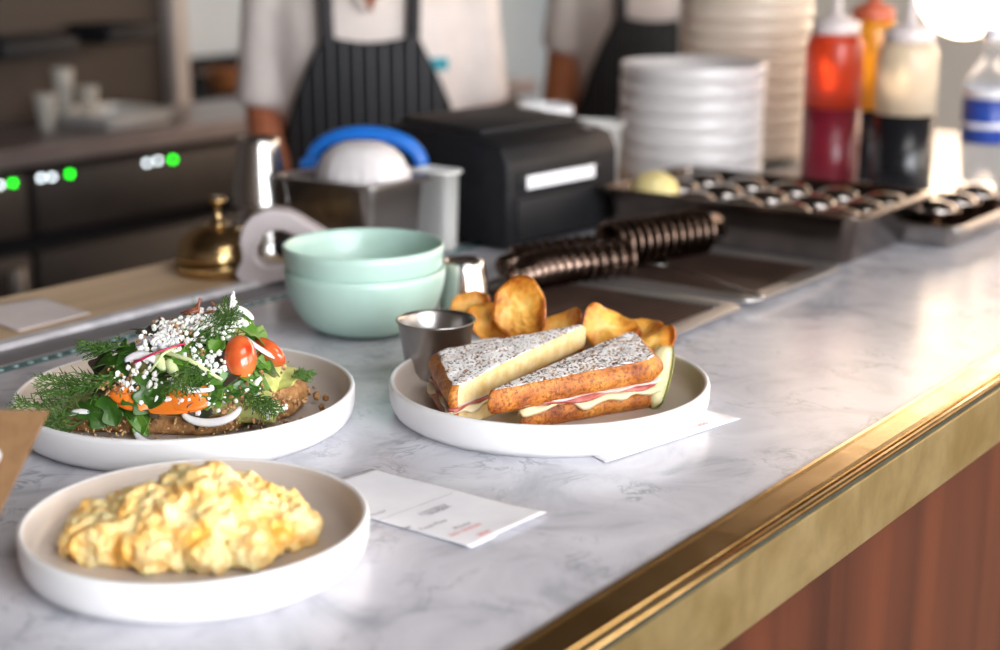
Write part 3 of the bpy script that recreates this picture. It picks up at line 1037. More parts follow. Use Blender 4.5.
# px, py, length, width, lobes, curl, roll, tilt, material, label
leaves = [
    (247, 330, 0.048, 0.0150, 3, -0.7, 0.15, 0.0, 'leaf2', 'lobed bright green leaf at the top right of the salad above the tomato'),
    (152, 388, 0.038, 0.0135, 2, -0.8, 1.4, 0.3, 'leaf', 'broad dark green herb leaf in the middle front beside the carrot'),
    (138, 400, 0.030, 0.0100, 2, -0.6, 2.3, 0.3, 'leaf', 'dark herb leaf just below the broad front leaf'),
    (190, 352, 0.042, 0.0085, 2, -0.7, 0.9, 0.2, 'leaf2', 'slim green leaf curling left of the tomato half'),
    (176, 356, 0.036, 0.0075, 0, -0.5, 2.6, 0.3, 'leaf2', 'narrow green leaf crossing under the feta heap'),
    (207, 376, 0.034, 0.0075, 0, -0.6, 0.6, 0.2, 'leaf', 'dark narrow leaf under the tomato half'),
    (222, 394, 0.030, 0.0070, 2, -0.5, 0.1, 0.2, 'leaf', 'dark lobed leaf hanging below the tomato towards the rim'),
    (110, 407, 0.036, 0.0090, 2, -0.6, 1.9, 0.4, 'leaf', 'green herb leaf above the left end of the toast'),
    (92, 414, 0.034, 0.0085, 2, -0.5, 2.4, 0.4, 'leaf', 'small green leaf beside the dill at the left end'),
    (135, 417, 0.040, 0.0060, 0, -0.7, 2.2, 0.5, 'leaf2', 'long bright leaf drooping over the front of the toast'),
    (142, 422, 0.030, 0.0065, 0, -0.5, 1.3, 0.5, 'leaf2', 'bright green leaf tip hanging over the toast crust'),
    (222, 338, 0.036, 0.0080, 2, -0.6, 1.2, 0.2, 'leaf2', 'green leaf standing behind the tomato half'),
    (108, 362, 0.034, 0.0100, 2, -0.5, 2.8, 0.1, 'leaf', 'dark green leaf at the upper left slope of the salad'),
    (212, 401, 0.022, 0.0070, 2, -0.4, 0.4, 0.3, 'leaf2', 'short green leaf right of the carrot slices'),
    (248, 388, 0.026, 0.0060, 2, -0.5, 0.2, 0.2, 'leaf', 'dark small leaf at the right foot of the salad'),
    (165, 366, 0.030, 0.0075, 0, -0.6, 0.3, 0.3, 'leaf', 'dark leaf under the white onion near the middle'),
    (148, 330, 0.026, 0.0110, 2, -0.4, 2.0, 0.0, 'leaf_dark', 'nearly black curled leaf at the upper left of the feta heap'),
    (266, 370, 0.026, 0.0080, 2, -0.5, 0.3, 0.2, 'leaf', 'dark green leaf lying on the right toast end below the tomato wedge'),
    (122, 350, 0.030, 0.0090, 2, -0.5, 2.5, 0.1, 'leaf', 'green leaf between the dark curled leaf and the dill'),
]
for i, (px, py, L, W, lo, cu, ro, ti, mt, lab) in enumerate(leaves):
    P = on_heap(px, py, 0.006)
    n = (heap_normal(P) + Vector((0, 0, 0.5)) - FH * ti).normalized()
    o = obj('salad_leaf', leaf_bm(L, W, lo, cu, 2.7 * i), MAT[mt], loc=P, rot=orient(n, ro))
    solidify(o, 0.0005)
    tag(o, lab, 'leaf', 'green leaves on the toast salad')


rl = random.Random(8)
for k in range(34):
    px = rl.uniform(88, 262)
    top = 345 if px < 140 else 325
    py = rl.uniform(top + 12, 412 if px < 225 else 392)
    P = on_heap(px, py, 0.004)
    n = (heap_normal(P) + Vector((rl.uniform(-.4, .4), rl.uniform(-.4, .4), 0.2)) - FH * rl.uniform(0, 0.4)).normalized()
    L = rl.uniform(0.018, 0.034)
    o = obj('salad_leaf', leaf_bm(L, L * rl.uniform(0.18, 0.34), rl.choice((0, 2, 2, 3)), rl.uniform(-1.0, -0.3), 50 + 1.7 * k), MAT[rl.choice(('leaf', 'leaf', 'leaf2', 'leaf_dark'))], loc=P, rot=orient(n, rl.uniform(0, 6.28)))
    solidify(o, 0.0005)
    tag(o, 'small herb leaf packed among the feta and other leaves of the salad', 'leaf', 'small leaves packed into the salad heap')


def dill_bm(L, seed):
    rr = random.Random(seed)
    bm = bmesh.new()
    pts = [Vector((L * t, 0.10 * L * math.sin(t * 2.2), 0.25 * L * t * t)) for t in [k / 8 for k in range(9)]]
    tube(bm, pts, [0.0009 - 0.0006 * k / 8 for k in range(9)], 5)
    for k in (1, 2, 3, 4, 5, 6, 7, 8):
        for s in (-1, 1, -0.4, 0.5):
            base = pts[k]
            bl = L * 0.42 * (1.15 - k / 11) * rr.uniform(0.8, 1.2)
            dr = Vector((0.75, s * rr.uniform(0.6, 1.0), rr.uniform(-0.1, 0.5))).normalized()
            bp = [base + dr * bl * t + Vector((0.12 * bl * t * t, 0, -0.1 * bl * t * t)) for t in (0, 0.35, 0.7, 1)]
            tube(bm, bp, [0.0006, 0.0005, 0.00045, 0.0003], 4)
            for q in (1, 2, 3):
                for s2 in (-1, 1):
                    d2 = (dr + Vector((0.3, s2 * 0.9, rr.uniform(-0.3, 0.6)))).normalized()
                    e = bp[q] + d2 * bl * rr.uniform(0.3, 0.5)
                    tube(bm, [bp[q], (bp[q] + e) / 2 + Vector((0, 0, 0.0006)), e], [0.00045, 0.0004, 0.0002], 4)
    return bm


dills = [(118, 372, 0.052, 3.6, 0.55, 'feathery dill sprig spreading over the upper left of the toast'),
         (110, 380, 0.048, 3.1, 0.35, 'feathery dill sprig in the middle of the left slope'),
         (90, 412, 0.050, 3.0, 0.5, 'feathery dill sprig trailing off the far left end of the toast'),
         (84, 420, 0.040, 3.6, 0.25, 'short dill sprig low at the left end near the rim'),
         (178, 345, 0.046, 0.3, 0.5, 'feathery dill sprig beside the radish slice near the top'),
         (213, 350, 0.042, 1.3, 0.7, 'feathery dill sprig standing left of the tomato half'),
         (200, 360, 0.040, 4.3, 0.4, 'feathery dill sprig hanging down the middle of the salad'),
         (292, 376, 0.022, 0.9, 0.5, 'tiny dill sprig lying on the bare plate at the right'),
         (240, 392, 0.034, 5.6, 0.4, 'feathery dill sprig under the tomato at the right front'),
         (130, 345, 0.040, 2.8, 0.4, 'feathery dill sprig by the dark curled leaf')]
for i, (px, py, L, ro, up, lab) in enumerate(dills):
    P = on_heap(px, py, 0.006)
    n = (heap_normal(P) + Vector((0, 0, 0.6))).normalized()
    tag(obj('dill_sprig', dill_bm(L, i + 3), MAT['dill'], loc=P, rot=orient(n, ro)), lab, 'herb', 'dill sprigs on the toast salad')


def disc_bm(rx, ry, th, bend, seed, S=36):
    bm = bmesh.new()
    top, R = [], 5
    for side in (1, -1):
        c = bm.verts.new((0, 0, side * th / 2))
        prev, rings = None, []
        for i in range(1, R + 1):
            t = i / R
            ring = []
            for k in range(S):
                a = 2 * PI * k / S
                x, y = rx * t * math.cos(a), ry * t * math.sin(a) * (1 + 0.06 * math.cos(a + seed))
                z = bend * (x / rx) ** 2 * rx + side * th / 2 * (0.6 if i == R else 1)
                ring.append(bm.verts.new((x, y, z)))
            for k in range(S):
                j = (k + 1) % S
                if prev is None:
                    bm.faces.new((c, ring[k], ring[j]))
                else:
                    bm.faces.new((prev[k], ring[k], ring[j], prev[j]))
            prev = ring
        top.append(prev)
        c.co.z = side * th / 2
    for k in range(S):
        j = (k + 1) % S
        bm.faces.new((top[0][k], top[0][j], top[1][j], top[1][k]))
    bmesh.ops.recalc_face_normals(bm, faces=bm.faces)
    return bm


for px, py, rx, ry, ro, be, lab in (
        (190, 396, 0.0205, 0.0120, 0.05, -0.15, 'upper orange carrot slice at the front middle of the salad'),
        (176, 404, 0.0270, 0.0085, 0.08, -0.15, 'lower long orange carrot slice at the front middle of the salad'),
        (124, 396, 0.0150, 0.0080, -0.5, -0.3, 'orange carrot slice left of the broad green leaf'),
        (133, 402, 0.0150, 0.0070, -0.2, -0.2, 'small orange carrot slice tucked under the left carrot slice')):
    P = on_heap(px, py, 0.007)
    n = (heap_normal(P) * 0.5 + Vector((0, 0, 0.5)) - FH * 0.45).normalized()
    tag(obj('carrot_slice', disc_bm(rx, ry, 0.0022, be, px), MAT['carrot'], loc=P, rot=orient(n, ro)), lab, 'carrot', 'carrot slices on the salad')

bm = bmesh.new()
ico(bm, (0, 0, 0), 0.0165, 4, (0.82, 1.12, 0.80))
P = on_heap(240, 358, 0.004)
tag(obj('tomato_half', bm, MAT['tomato'], loc=P, rot=orient(camdir(-15, 25), 0.1)), 'glossy red cherry tomato half on the right of the salad', 'tomato', 'tomato pieces on the salad')
bm = bmesh.new()
ico(bm, (0, 0, 0), 0.014, 4, (1.25, 0.55, 0.8))
P = on_heap(268, 352, 0.005)
tag(obj('tomato_wedge', bm, MAT['tomato'], loc=P, rot=(0.3, 0.4, CROT - 0.5)), 'orange red tomato wedge behind the cherry tomato at the right end', 'tomato', 'tomato pieces on the salad')


def strip_bm(R, a0, a1, w, th, lift):
    bm = bmesh.new()
    pts = [Vector((R * math.cos(a0 + (a1 - a0) * k / 16), R * math.sin(a0 + (a1 - a0) * k / 16) * 0.62, lift * math.sin(PI * k / 16))) for k in range(17)]
    tube(bm, pts, [w * (0.35 + 0.65 * math.sin(PI * k / 16) ** 0.5) for k in range(17)], 8, th / w)
    return bm


for px, py, R, a0, a1, w, lab in (
        (172, 425, 0.030, 3.4, 5.6, 0.0034, 'white onion strip curving over the front edge of the toast'),
        (210, 405, 0.024, 3.6, 6.2, 0.0036, 'white onion curl lying right of the carrot slices'),
        (262, 345, 0.016, 3.3, 5.9, 0.0040, 'white onion piece behind the cherry tomato'),
        (200, 372, 0.026, 3.6, 5.2, 0.0026, 'thin white onion strip in the middle above the carrots'),
        (138, 368, 0.016, 0.3, 2.4, 0.0038, 'broad pale onion petal left of the middle'),
        (78, 426, 0.018, 0.8, 2.2, 0.0026, 'pale onion sliver hanging at the left foot of the toast'),
        (232, 318, 0.018, 0.4, 2.7, 0.0036, 'pale onion curl at the top of the salad')):
    P = on_heap(px, py, 0.008)
    n = (heap_normal(P) + Vector((0, 0, 0.2)) - FH * 0.2).normalized()
    tag(obj('onion_strip', strip_bm(R, a0, a1, w, 0.0014, 0.003), MAT['onion'], loc=P - (Vector((0, 0, 0))), rot=orient(n, 0.0)), lab, 'onion', 'onion strips on the salad')

# radish slice with its red skin edge
P = on_heap(160, 350, 0.006)
rd = thing('radish_slice', 'thin white radish slice with magenta edge near the feta', 'radish', P)
rd.rotation_euler = orient(Vector((0, 0, 1)) + FH * 0.12 - CR * 0.35, 0.3)
obj('flesh', disc_bm(0.024, 0.014, 0.0012, -0.1, 1), MAT['onion'], rd)
bm = bmesh.new()
ring = [Vector((0.024 * math.cos(a), 0.014 * math.sin(a), -0.0024 * math.cos(a) ** 2)) for a in [2 * PI * k / 40 for k in range(41)]]
tube(bm, ring, 0.0010, 6)
obj('skin', bm, MAT['radish_edge'], rd)

# reddish stems and one pale sprig standing on top
for px, py, dx, dz, lab in ((188, 318, 0.012, 0.016, 'reddish brown herb shred slanting out of the top of the salad'),
                            (196, 322, 0.004, 0.020, 'upright reddish herb shred at the top of the salad'),
                            (224, 318, -0.010, 0.014, 'short reddish herb shred beside the pale sprig')):
    P = on_heap(px, py, 0.004)
    bm = bmesh.new()
    e = CR * dx + Vector((0, 0, dz))
    tube(bm, [(0, 0, 0), e * 0.5 + FH * 0.002, e], [0.0015, 0.0013, 0.0008], 6)
    tube(bm, [e * 0.5, e * 0.5 - CR * 0.012 - Vector((0, 0, 0.004))], [0.0016, 0.0008], 6)
    tag(obj('red_herb_shred', bm, MAT['twig'], loc=P), lab, 'herb', 'reddish shreds on top of the salad')
P = on_heap(230, 322, 0.004)
bm = bmesh.new()
tube(bm, [(0, 0, -0.006), CR * 0.001 + Vector((0, 0, 0.010)), CR * 0.003 + Vector((0, 0, 0.024))], [0.0016, 0.0015, 0.0012], 6)
tube(bm, [(0, 0, 0.004), CR * 0.007 + Vector((0, 0, 0.010))], [0.0012, 0.0006], 6)
tube(bm, [(0, 0, 0.0), CR * -0.007 + Vector((0, 0, 0.010))], [0.0012, 0.0006], 6)
for k in range(10):
    ico(bm, CR * (0.003 + random.uniform(-0.002, 0.002)) + Vector((0, 0, 0.014 + k * 0.0012)) + FH * random.uniform(-0.002, 0.002), 0.0016, 1)
tag(obj('herb_sprig', bm, MAT['feta'], loc=P), 'pale flowering sprig standing on the very top of the salad', 'herb')
P = on_heap(194, 312, 0.002)
bm = bmesh.new()
tube(bm, [(0, 0, -0.01), Vector((0.0005, 0, 0.006)), Vector((0, 0, 0.018))], [0.0009, 0.0008, 0.0004], 5)
tag(obj('chive_tip', bm, MAT['leaf2'], loc=P), 'thin green chive tip rising from the top of the salad', 'herb')
for px, py, lab in ((160, 362, 'pale yellow green bud left of the middle of the salad'), (172, 368, 'pale stalk bud just right of the yellow green bud')):
    P = on_heap(px, py, 0.008)
    bm = bmesh.new()
    ico(bm, (0, 0, 0), 0.006, 3, (0.75, 1.5, 0.6))
    tag(obj('herb_bud', bm, MAT['stem'], loc=P, rot=orient(heap_normal(P), 0.5)), lab, 'herb', 'pale buds in the salad')

for (pa_, pb_, rr_, lab) in (((158, 350), (222, 380), 0.0021, 'long pale green stalk slanting across the middle of the salad'), ((176, 346), (150, 372), 0.0014, 'short pale stalk slanting down left in the salad')):
    A_, B_ = on_heap(*pa_, 0.011), on_heap(*pb_, 0.010)
    bm = bmesh.new()
    tube(bm, [Vector((0, 0, 0)), (B_ - A_) * 0.5 + Vector((0, 0, 0.004)), B_ - A_], [rr_, rr_ * 0.9, rr_ * 0.6], 8)
    tag(obj('fennel_strip', bm, MAT['stem'], loc=A_), lab, 'herb', 'pale stalks in the salad')

# feta crumbs, chopped nuts
rnd = random.Random(21)


def scatter(name, spots, mat, r0, r1, label, cat, flat=0.8, lift=0.008):
    bm = bmesh.new()
    for cx, cy, sx, sy, n in spots:
        for k in range(n):
            P = on_heap(rnd.gauss(cx, sx), rnd.gauss(cy, sy), lift)
            if (P - Vector((PV.x, PV.y, P.z))).length > 0.1215:
                continue
            ico(bm, P - Vector((SCN.x, SCN.y, FZ)), rnd.uniform(r0, r1), 1, (1, rnd.uniform(0.7, 1.2), flat), rrot(), 0.22)
    o = obj(name, bm, mat, loc=(SCN.x, SCN.y, FZ), smooth=False)
    return tag(o, label, cat, None, 'stuff')


scatter('feta_crumbs', [(168, 336, 11, 8, 170), (158, 346, 8, 5, 50), (208, 322, 12, 6, 120), (226, 326, 7, 6, 50), (242, 322, 5, 4, 24), (196, 352, 6, 7, 26), (212, 366, 9, 10, 26), (150, 376, 14, 8, 26),
                        (126, 386, 9, 6, 16), (140, 362, 6, 6, 22), (272, 411, 8, 4, 46), (182, 404, 28, 8, 20), (250, 388, 10, 8, 12), (205, 392, 18, 8, 12)],
        MAT['feta'], 0.0009, 0.0031, 'white feta crumbs heaped over the toast salad', 'feta crumbs')
scatter('chopped_nuts', [(166, 332, 12, 8, 26), (172, 326, 14, 6, 26), (196, 330, 10, 8, 18), (116, 388, 10, 6, 34), (128, 378, 10, 6, 18), (250, 392, 16, 8, 26), (278, 366, 8, 4, 5), (235, 402, 20, 8, 18), (200, 352, 14, 6, 10)],
        MAT['nut'], 0.0009, 0.0027, 'brown chopped nuts and seeds sprinkled over the salad', 'chopped nuts', 0.5)
scatter('nut_crumbs', [(305, 398, 14, 5, 12), (272, 404, 12, 4, 12), (318, 394, 9, 6, 6), (282, 416, 8, 4, 6), (240, 420, 10, 3, 6)],
        MAT['nut'], 0.0016, 0.0040, 'scattered nut crumbs on the bare right side of the salad plate', 'nut crumbs', 0.55, 0.003)
bm = bmesh.new()
for k in range(170):                          # seeds baked into the crust
    a = rnd.uniform(-0.1, 0.1)
    P = on_heap(182 + a / 0.00079, rnd.uniform(418, 438), 0.0015)
    ico(bm, P - Vector((SCN.x, SCN.y, FZ)), rnd.uniform(0.0008, 0.0015), 1, (1.5, 0.8, 0.7), rrot())
tag(obj('toast_seeds', bm, MAT['seed'], loc=(SCN.x, SCN.y, FZ)), 'pale seeds on the front crust of the salad toast', 'seeds', None, 'stuff')


# ------------------------------------------------------------------ papers
def paper_bm(corners, n=24, wave=0.0012, seed=0, lift=None):
    A, B, Cc, D = [Vector((p[0], p[1], 0)) for p in corners]
    bm = bmesh.new()
    g = []
    for i in range(n + 1):
        u = i / n
        row = []
        for j in range(n + 1):
            v = j / n
            P = A * (1 - u) * (1 - v) + B * u * (1 - v) + Cc * u * v + D * (1 - u) * v
            z = 0.0012 + wave * (0.5 + noise.noise(Vector((P.x * 16 + seed, P.y * 16, seed))))
            if lift:
                z += lift(u, v)
            row.append(bm.verts.new((P.x, P.y, max(0.0007, z))))
        g.append(row)
    for i in range(n):
        for j in range(n):
            bm.faces.new((g[i][j], g[i + 1][j], g[i + 1][j + 1], g[i][j + 1]))
    return bm


def rel(c, pts):
    return [(p.x - c.x, p.y - c.y) for p in pts]


cor = [at(300, 488), at(420, 455), at(547, 517), at(478, 552)]
cor = [at(330, 486), at(372, 470), at(547, 517), at(472, 550)]
cor[0] = cor[3] + (cor[1] - cor[2]) * 1.02
c = sum(cor, Vector()) / 4
rc = thing('receipt', 'printed white order slip lying between the egg and sandwich plates', 'receipt', (c.x, c.y, T), 0, 'order slips on the marble')
o = obj('slip', paper_bm(rel(c, cor), 24, 0.0010, 3, lambda u, v: 0.0015 * max(0, (v - 0.75) / 0.25) ** 2 * (0 if u < 0.3 else 1) + 0.003 * max(0, u - 0.85) / 0.15 * 0), MAT['paper'], rc)
solidify(o, 0.00012)
# print: rows of type run across the slip
ex = (cor[1] - cor[0]).normalized()               # across
ey = (cor[3] - cor[0]).normalized()               # along


def print_text(txt, px, py, size, mat, parent, org, ang, shear=0.0):
    cu = bpy.data.curves.new('print', 'FONT')
    cu.body = txt
    cu.size = size
    cu.extrude = 0.00005
    cu.resolution_u = 2
    tmp = bpy.data.objects.new('print', cu)
    C.objects.link(tmp)
    dg = bpy.context.evaluated_depsgraph_get()
    me = bpy.data.meshes.new_from_object(tmp.evaluated_get(dg))
    bpy.data.objects.remove(tmp)
    me.materials.clear()
    me.materials.append(mat)
    o = bpy.data.objects.new('print', me)
    C.objects.link(o)
    o.parent = parent
    P = at(px, py) - org
    o.location = (P.x, P.y, 0.0034)
    o.rotation_euler = (0, 0, ang)
    return o


tang = math.atan2(ex.y, ex.x)
for txt, px, py, s, mt in (('11/1/2023', 421, 520, 0.0066, 'ink'), ('10:54 AM', 429, 520, 0.0058, 'ink'), ('2', 442, 515, 0.0058, 'ink'),
                           ('__________________________', 371, 527, 0.0060, 'ink'), ('Order', 372, 521, 0.0055, 'ink'), ('Eggs', 402, 535, 0.0055, 'ink'), ('1 Toast Plate', 417, 537, 0.0055, 'ink'),
                           ('Monte', 456, 534, 0.0058, 'ink'), ('NO ONION', 452, 541, 0.0055, 'ink_red'), ('SIDE', 480, 541, 0.0062, 'ink_red')):
    print_text(txt, px, py, s, MAT[mt], rc, c, tang)
cor2 = [at(560, 440), at(650, 398), at(741, 420), at(606, 464)]
c2 = sum(cor2, Vector()) / 4
tk = thing('receipt', 'white order slip sticking out from under the sandwich plate', 'receipt', (c2.x, c2.y, T), 0, 'order slips on the marble')
o = obj('slip', paper_bm(rel(c2, cor2), 16, 0.0, 8), MAT['paper'], tk)
solidify(o, 0.00012)
d2 = cor2[2] - cor2[3]
for txt, px, py, mt in (('NO EGG', 690, 431, 'ink_red'), ('1 Monte', 668, 440, 'ink')):
    q = print_text(txt, px, py, 0.0062, MAT[mt], tk, c2, math.atan2(d2.y, d2.x))
    q.location.z = 0.0016
# pale paper on the wooden ledge
cor3 = [Vector((0.86, 1.30, 0)), Vector((0.93, 1.296, 0)), Vector((1.02, 1.300, 0)), Vector((1.025, 1.395, 0)), ]
cor3 = [Vector((0.925, 1.296, 0)), Vector((1.018, 1.300, 0)), Vector((1.034, 1.40, 0)), Vector((0.94, 1.43, 0))]
c3 = sum(cor3, Vector()) / 4
o = obj('paper_sheet', paper_bm(rel(c3, cor3), 12, 0.0008, 5), MAT['paper_pink'], loc=(c3.x, c3.y, T))
solidify(o, 0.0002)
tag(o, 'pale pinkish paper sheet lying on the wooden ledge at left', 'paper')

# kraft card standing at the near left, tent folded
A = at(49, 411, 0.105)
B = at(-62, 640, 0.0)
wd = (at(-120, 408, 0.105) - A)
wd.z = 0
kc = thing('kraft_card', 'brown kraft card propped up at the left edge beside the egg plate', 'card', (B.x, B.y, T))
bm = bmesh.new()
a0 = Vector((0, 0, 0)); a1 = A - Vector((B.x, B.y, 0)); a1.z = 0.105 + 0; a1 = Vector((A.x - B.x, A.y - B.y, 0.105))
q = [bm.verts.new(v) for v in (a0, a1, a1 + wd, a0 + wd)]
bm.faces.new(q)
bmesh.ops.subdivide_edges(bm, edges=list(bm.edges), cuts=3, use_grid_fill=True)
solidify(obj('card_panel', bm, MAT['kraft'], kc, smooth=False), 0.0012)
nrm = wd.normalized().cross(a1.normalized())
if nrm.dot(CAM - A) < 0:
    nrm = -nrm
sd = wd * 0.75 + Vector((a1.x, a1.y, 0)) * 0.62
obj('stand', boxbm((sd.x, sd.y, 0.030), (0.03, 0.03, 0.060), 0.003), MAT['ledge_wood'], kc)
dpos = a1 * 0.78 + wd.normalized() * 0.0215
bm = disc_bm(0.006, 0.006, 0.0006, 0, 0)
obj('sticker', bm, MAT['paper'], kc, loc=dpos + nrm * 0.0012, rot=orient(nrm))['label'] = 'round white sticker'

# ------------------------------------------------------------------ things behind the plates
def bowl_bm(R=0.0815, H=0.066, r0=0.040):
    pf = [(0, 0.003), (r0 - 0.006, 0.003), (r0 - 0.004, 0.0), (r0, 0.0)]
    for k in range(1, 13):
        t = k / 12
        pf.append((r0 + (R - r0) * math.sin(t * PI / 2) ** 0.85, 0.002 + (H - 0.003) * (1 - math.cos(t * PI / 2)) ** 0.9))
    pf += [(R - 0.0015, H), (R - 0.0035, H - 0.001)]
    for k in range(11, 0, -1):
        t = k / 12
        pf.append((r0 + (R - r0) * math.sin(t * PI / 2) ** 0.85 - 0.0045, 0.006 + (H - 0.003) * (1 - math.cos(t * PI / 2)) ** 0.9))
    pf += [(r0 - 0.01, 0.0062), (0, 0.006)]
    return lathe(pf, 96)


BL = at(363, 318, 0.0)
BL = Vector((1.148, 1.027, T))
b0 = tag(obj('mint_bowl', bowl_bm(), MAT['mint'], loc=BL), 'lower of two stacked mint green bowls behind the plates', 'bowl', 'stacked mint bowls')
b1 = dup(b0, BL + Vector((0.001, 0.002, 0.0235)), 0.5, 'upper of two stacked mint green bowls behind the plates')


def tumbler_bm(rb, rt, h, ribs=0):
    """a steel cup standing upside down: wide mouth rb on the bar, foot rt on top with a recessed base"""
    pf = [(rb - 0.0018, 0.0), (rb + 0.0006, 0.0), (rb + 0.0008, 0.0015), (rb, 0.003)]
    for k in range(1, 9):
        t = k / 8
        pf.append((rb + (rt - rb) * t, 0.003 + (h - 0.006) * t))
    pf += [(rt - 0.0012, h - 0.0008), (rt - 0.003, h), (rt - 0.005, h - 0.0012), (rt - 0.0065, h - 0.004), (0, h - 0.0045)]
    pf += [(0, h - 0.006), (rt - 0.004, h - 0.006), (rb - 0.0018, 0.0)]
    return lathe(pf, 64)


tag(obj('steel_tumbler', tumbler_bm(0.0325, 0.0225, 0.060), MAT['steel_bright'], loc=(1.255, 0.985, T)), 'small shiny steel tumbler upside down beside the mint bowls', 'tumbler')
cupx = Vector((1.372, 1.400, T + 0.0))
u0 = tag(obj('steel_tumbler', tumbler_bm(0.036, 0.026, 0.085), MAT['steel'], loc=cupx), 'lower large steel tumbler of the upturned stack behind the bell', 'tumbler', 'stacked steel tumblers')
dup(u0, cupx + Vector((0, 0, 0.058)), 0.3, 'upper large steel tumbler of the upturned stack behind the bell')

# brass call bell
bl = thing('call_bell', 'brass call bell with knob on the wooden ledge', 'bell', (1.246, 1.345, T))
bl.scale = (1.28, 1.28, 0.96)
obj('base', lathe([(0, 0), (0.036, 0), (0.0385, 0.002), (0.0405, 0.006), (0.039, 0.011), (0.041, 0.014), (0.0385, 0.017), (0.034, 0.0185), (0, 0.0185)], 64), MAT['bell_brass'], bl)
bd = bmesh.new()
for k in range(44):
    a = 2 * PI * k / 44
    ico(bd, (0.0402 * math.cos(a), 0.0402 * math.sin(a), 0.010), 0.0026, 1)
obj('beading', bd, MAT['bell_brass'], bl)
pf = [(0.0395, 0.0195), (0.0410, 0.0205), (0.0405, 0.024)]
for k in range(1, 15):
    t = k / 14
    pf.append((0.0402 * math.cos(t * PI / 2 * 0.93), 0.024 + 0.037 * math.sin(t * PI / 2)))
pf += [(0.0, 0.0612), (0.0, 0.059), (0.0375, 0.022), (0.0395, 0.0195)]
obj('dome', lathe(pf, 64), MAT['bell_brass'], bl)
obj('plunger', lathe([(0, 0.056), (0.010, 0.058), (0.0085, 0.063), (0.005, 0.066), (0.0035, 0.070), (0.0032, 0.082), (0.005, 0.085), (0.0085, 0.088), (0.0095, 0.091), (0.008, 0.094), (0, 0.0945)], 32), MAT['bell_brass'], bl)

# pale plastic tape dispenser with a looped body
def outline_extrude(outer, inner, w, bev):
    cu = bpy.data.curves.new('o', 'CURVE')
    cu.dimensions = '2D'
    cu.fill_mode = 'BOTH'
    cu.extrude = w / 2 - bev
    cu.bevel_depth = bev
    cu.bevel_resolution = 2
    for pts in ([outer] + ([inner] if inner else [])):
        sp = cu.splines.new('BEZIER')
        sp.bezier_points.add(len(pts) - 1)
        for b, p in zip(sp.bezier_points, pts):
            b.co = (p[0], p[1], 0)
            b.handle_left_type = b.handle_right_type = 'AUTO'
        sp.use_cyclic_u = True
    t = bpy.data.objects.new('o', cu)
    C.objects.link(t)
    me = bpy.data.meshes.new_from_object(t.evaluated_get(bpy.context.evaluated_depsgraph_get()))
    bpy.data.objects.remove(t)
    bm = bmesh.new()
    bm.from_mesh(me)
    return bm


tdp = at(287, 288, 0.0)
td = thing('tape_dispenser', 'pale lilac white plastic tape dispenser loop between bell and mint bowls', 'tape dispenser', (1.253, 1.250, T + 0.0045), CROT)
bm = outline_extrude([(-0.046, 0.0035), (-0.040, 0.026), (-0.041, 0.050), (-0.026, 0.073), (0.002, 0.078), (0.032, 0.064), (0.062, 0.040), (0.075, 0.012), (0.070, 0.0035), (0.01, 0.003)],
                     [(-0.026, 0.020), (-0.024, 0.048), (-0.002, 0.061), (0.028, 0.048), (0.050, 0.026), (0.012, 0.015)], 0.034, 0.003)
for v in bm.verts:
    v.co = Vector((v.co.x, -v.co.z, v.co.y))
obj('body', bm, MAT['grey_plastic'], td)
bm = lathe([(0.0, -0.012), (0.0105, -0.012), (0.0115, -0.0105), (0.0115, 0.0105), (0.0105, 0.012), (0.0, 0.012)], 32)
for v in bm.verts:
    v.co = Vector((v.co.x + 0.006, v.co.z, v.co.y + 0.037))
obj('tape_roll', bm, MAT['black_soft'], td)

# square steel pan with paper filters and a blue strap
P0, P1, P2 = Vector((1.335, 1.345)), Vector((1.335, 1.190)), Vector((1.46, 1.178))
sp = thing('steel_pan', 'square deep steel insert pan behind the mint bowls', 'pan', (1.4, 1.268, T + 0.0045), 0)


def pan_bm(lx, ly, h, t=0.0016, lip=0.009, taper=0.012, rc=0.016, lipdrop=0.004):
    """open rectangular pan with rounded corners and a turned-out rim"""
    bm = bmesh.new()

    def ring(hx, hy, r, z):
        out = []
        for cx, cy, a0 in ((hx - r, hy - r, 0), (-hx + r, hy - r, PI / 2), (-hx + r, -hy + r, PI), (hx - r, -hy + r, 1.5 * PI)):
            for k in range(7):
                a = a0 + PI / 2 * k / 6
                out.append(bm.verts.new((cx + r * math.cos(a), cy + r * math.sin(a), z)))
        return out
    hx, hy = lx / 2, ly / 2
    rs = [ring(hx - taper - 0.008, hy - taper - 0.008, rc * 0.6, 0.0), ring(hx - taper, hy - taper, rc, 0.008), ring(hx - 0.001, hy - 0.001, rc, h - 0.003), ring(hx + lip, hy + lip, rc + lip, h - 0.003 - lipdrop * 0.3),
          ring(hx + lip + 0.001, hy + lip + 0.001, rc + lip, h - lipdrop), ring(hx + lip + 0.001, hy + lip + 0.001, rc + lip, h - 0.001), ring(hx + lip - 0.001, hy + lip - 0.001, rc + lip, h),
          ring(hx - t, hy - t, rc, h), ring(hx - t - 0.001, hy - t - 0.001, rc, h - 0.003), ring(hx - taper - t, hy - taper - t, rc, 0.009), ring(hx - taper - 0.010, hy - taper - 0.010, rc * 0.6, 0.002)]
    n = len(rs[0])
    for a, b in zip(rs, rs[1:]):
        for k in range(n):
            j = (k + 1) % n
            bm.faces.new((a[k], a[j], b[j], b[k]))
    bm.faces.new(list(reversed(rs[0])))
    bm.faces.new(rs[-1])
    bmesh.ops.recalc_face_normals(bm, faces=bm.faces)
    return bm


sharp(obj('pan_body', pan_bm(0.112, 0.150, 0.100, lip=0.007, taper=0.008), MAT['steel_satin'], sp), 50)
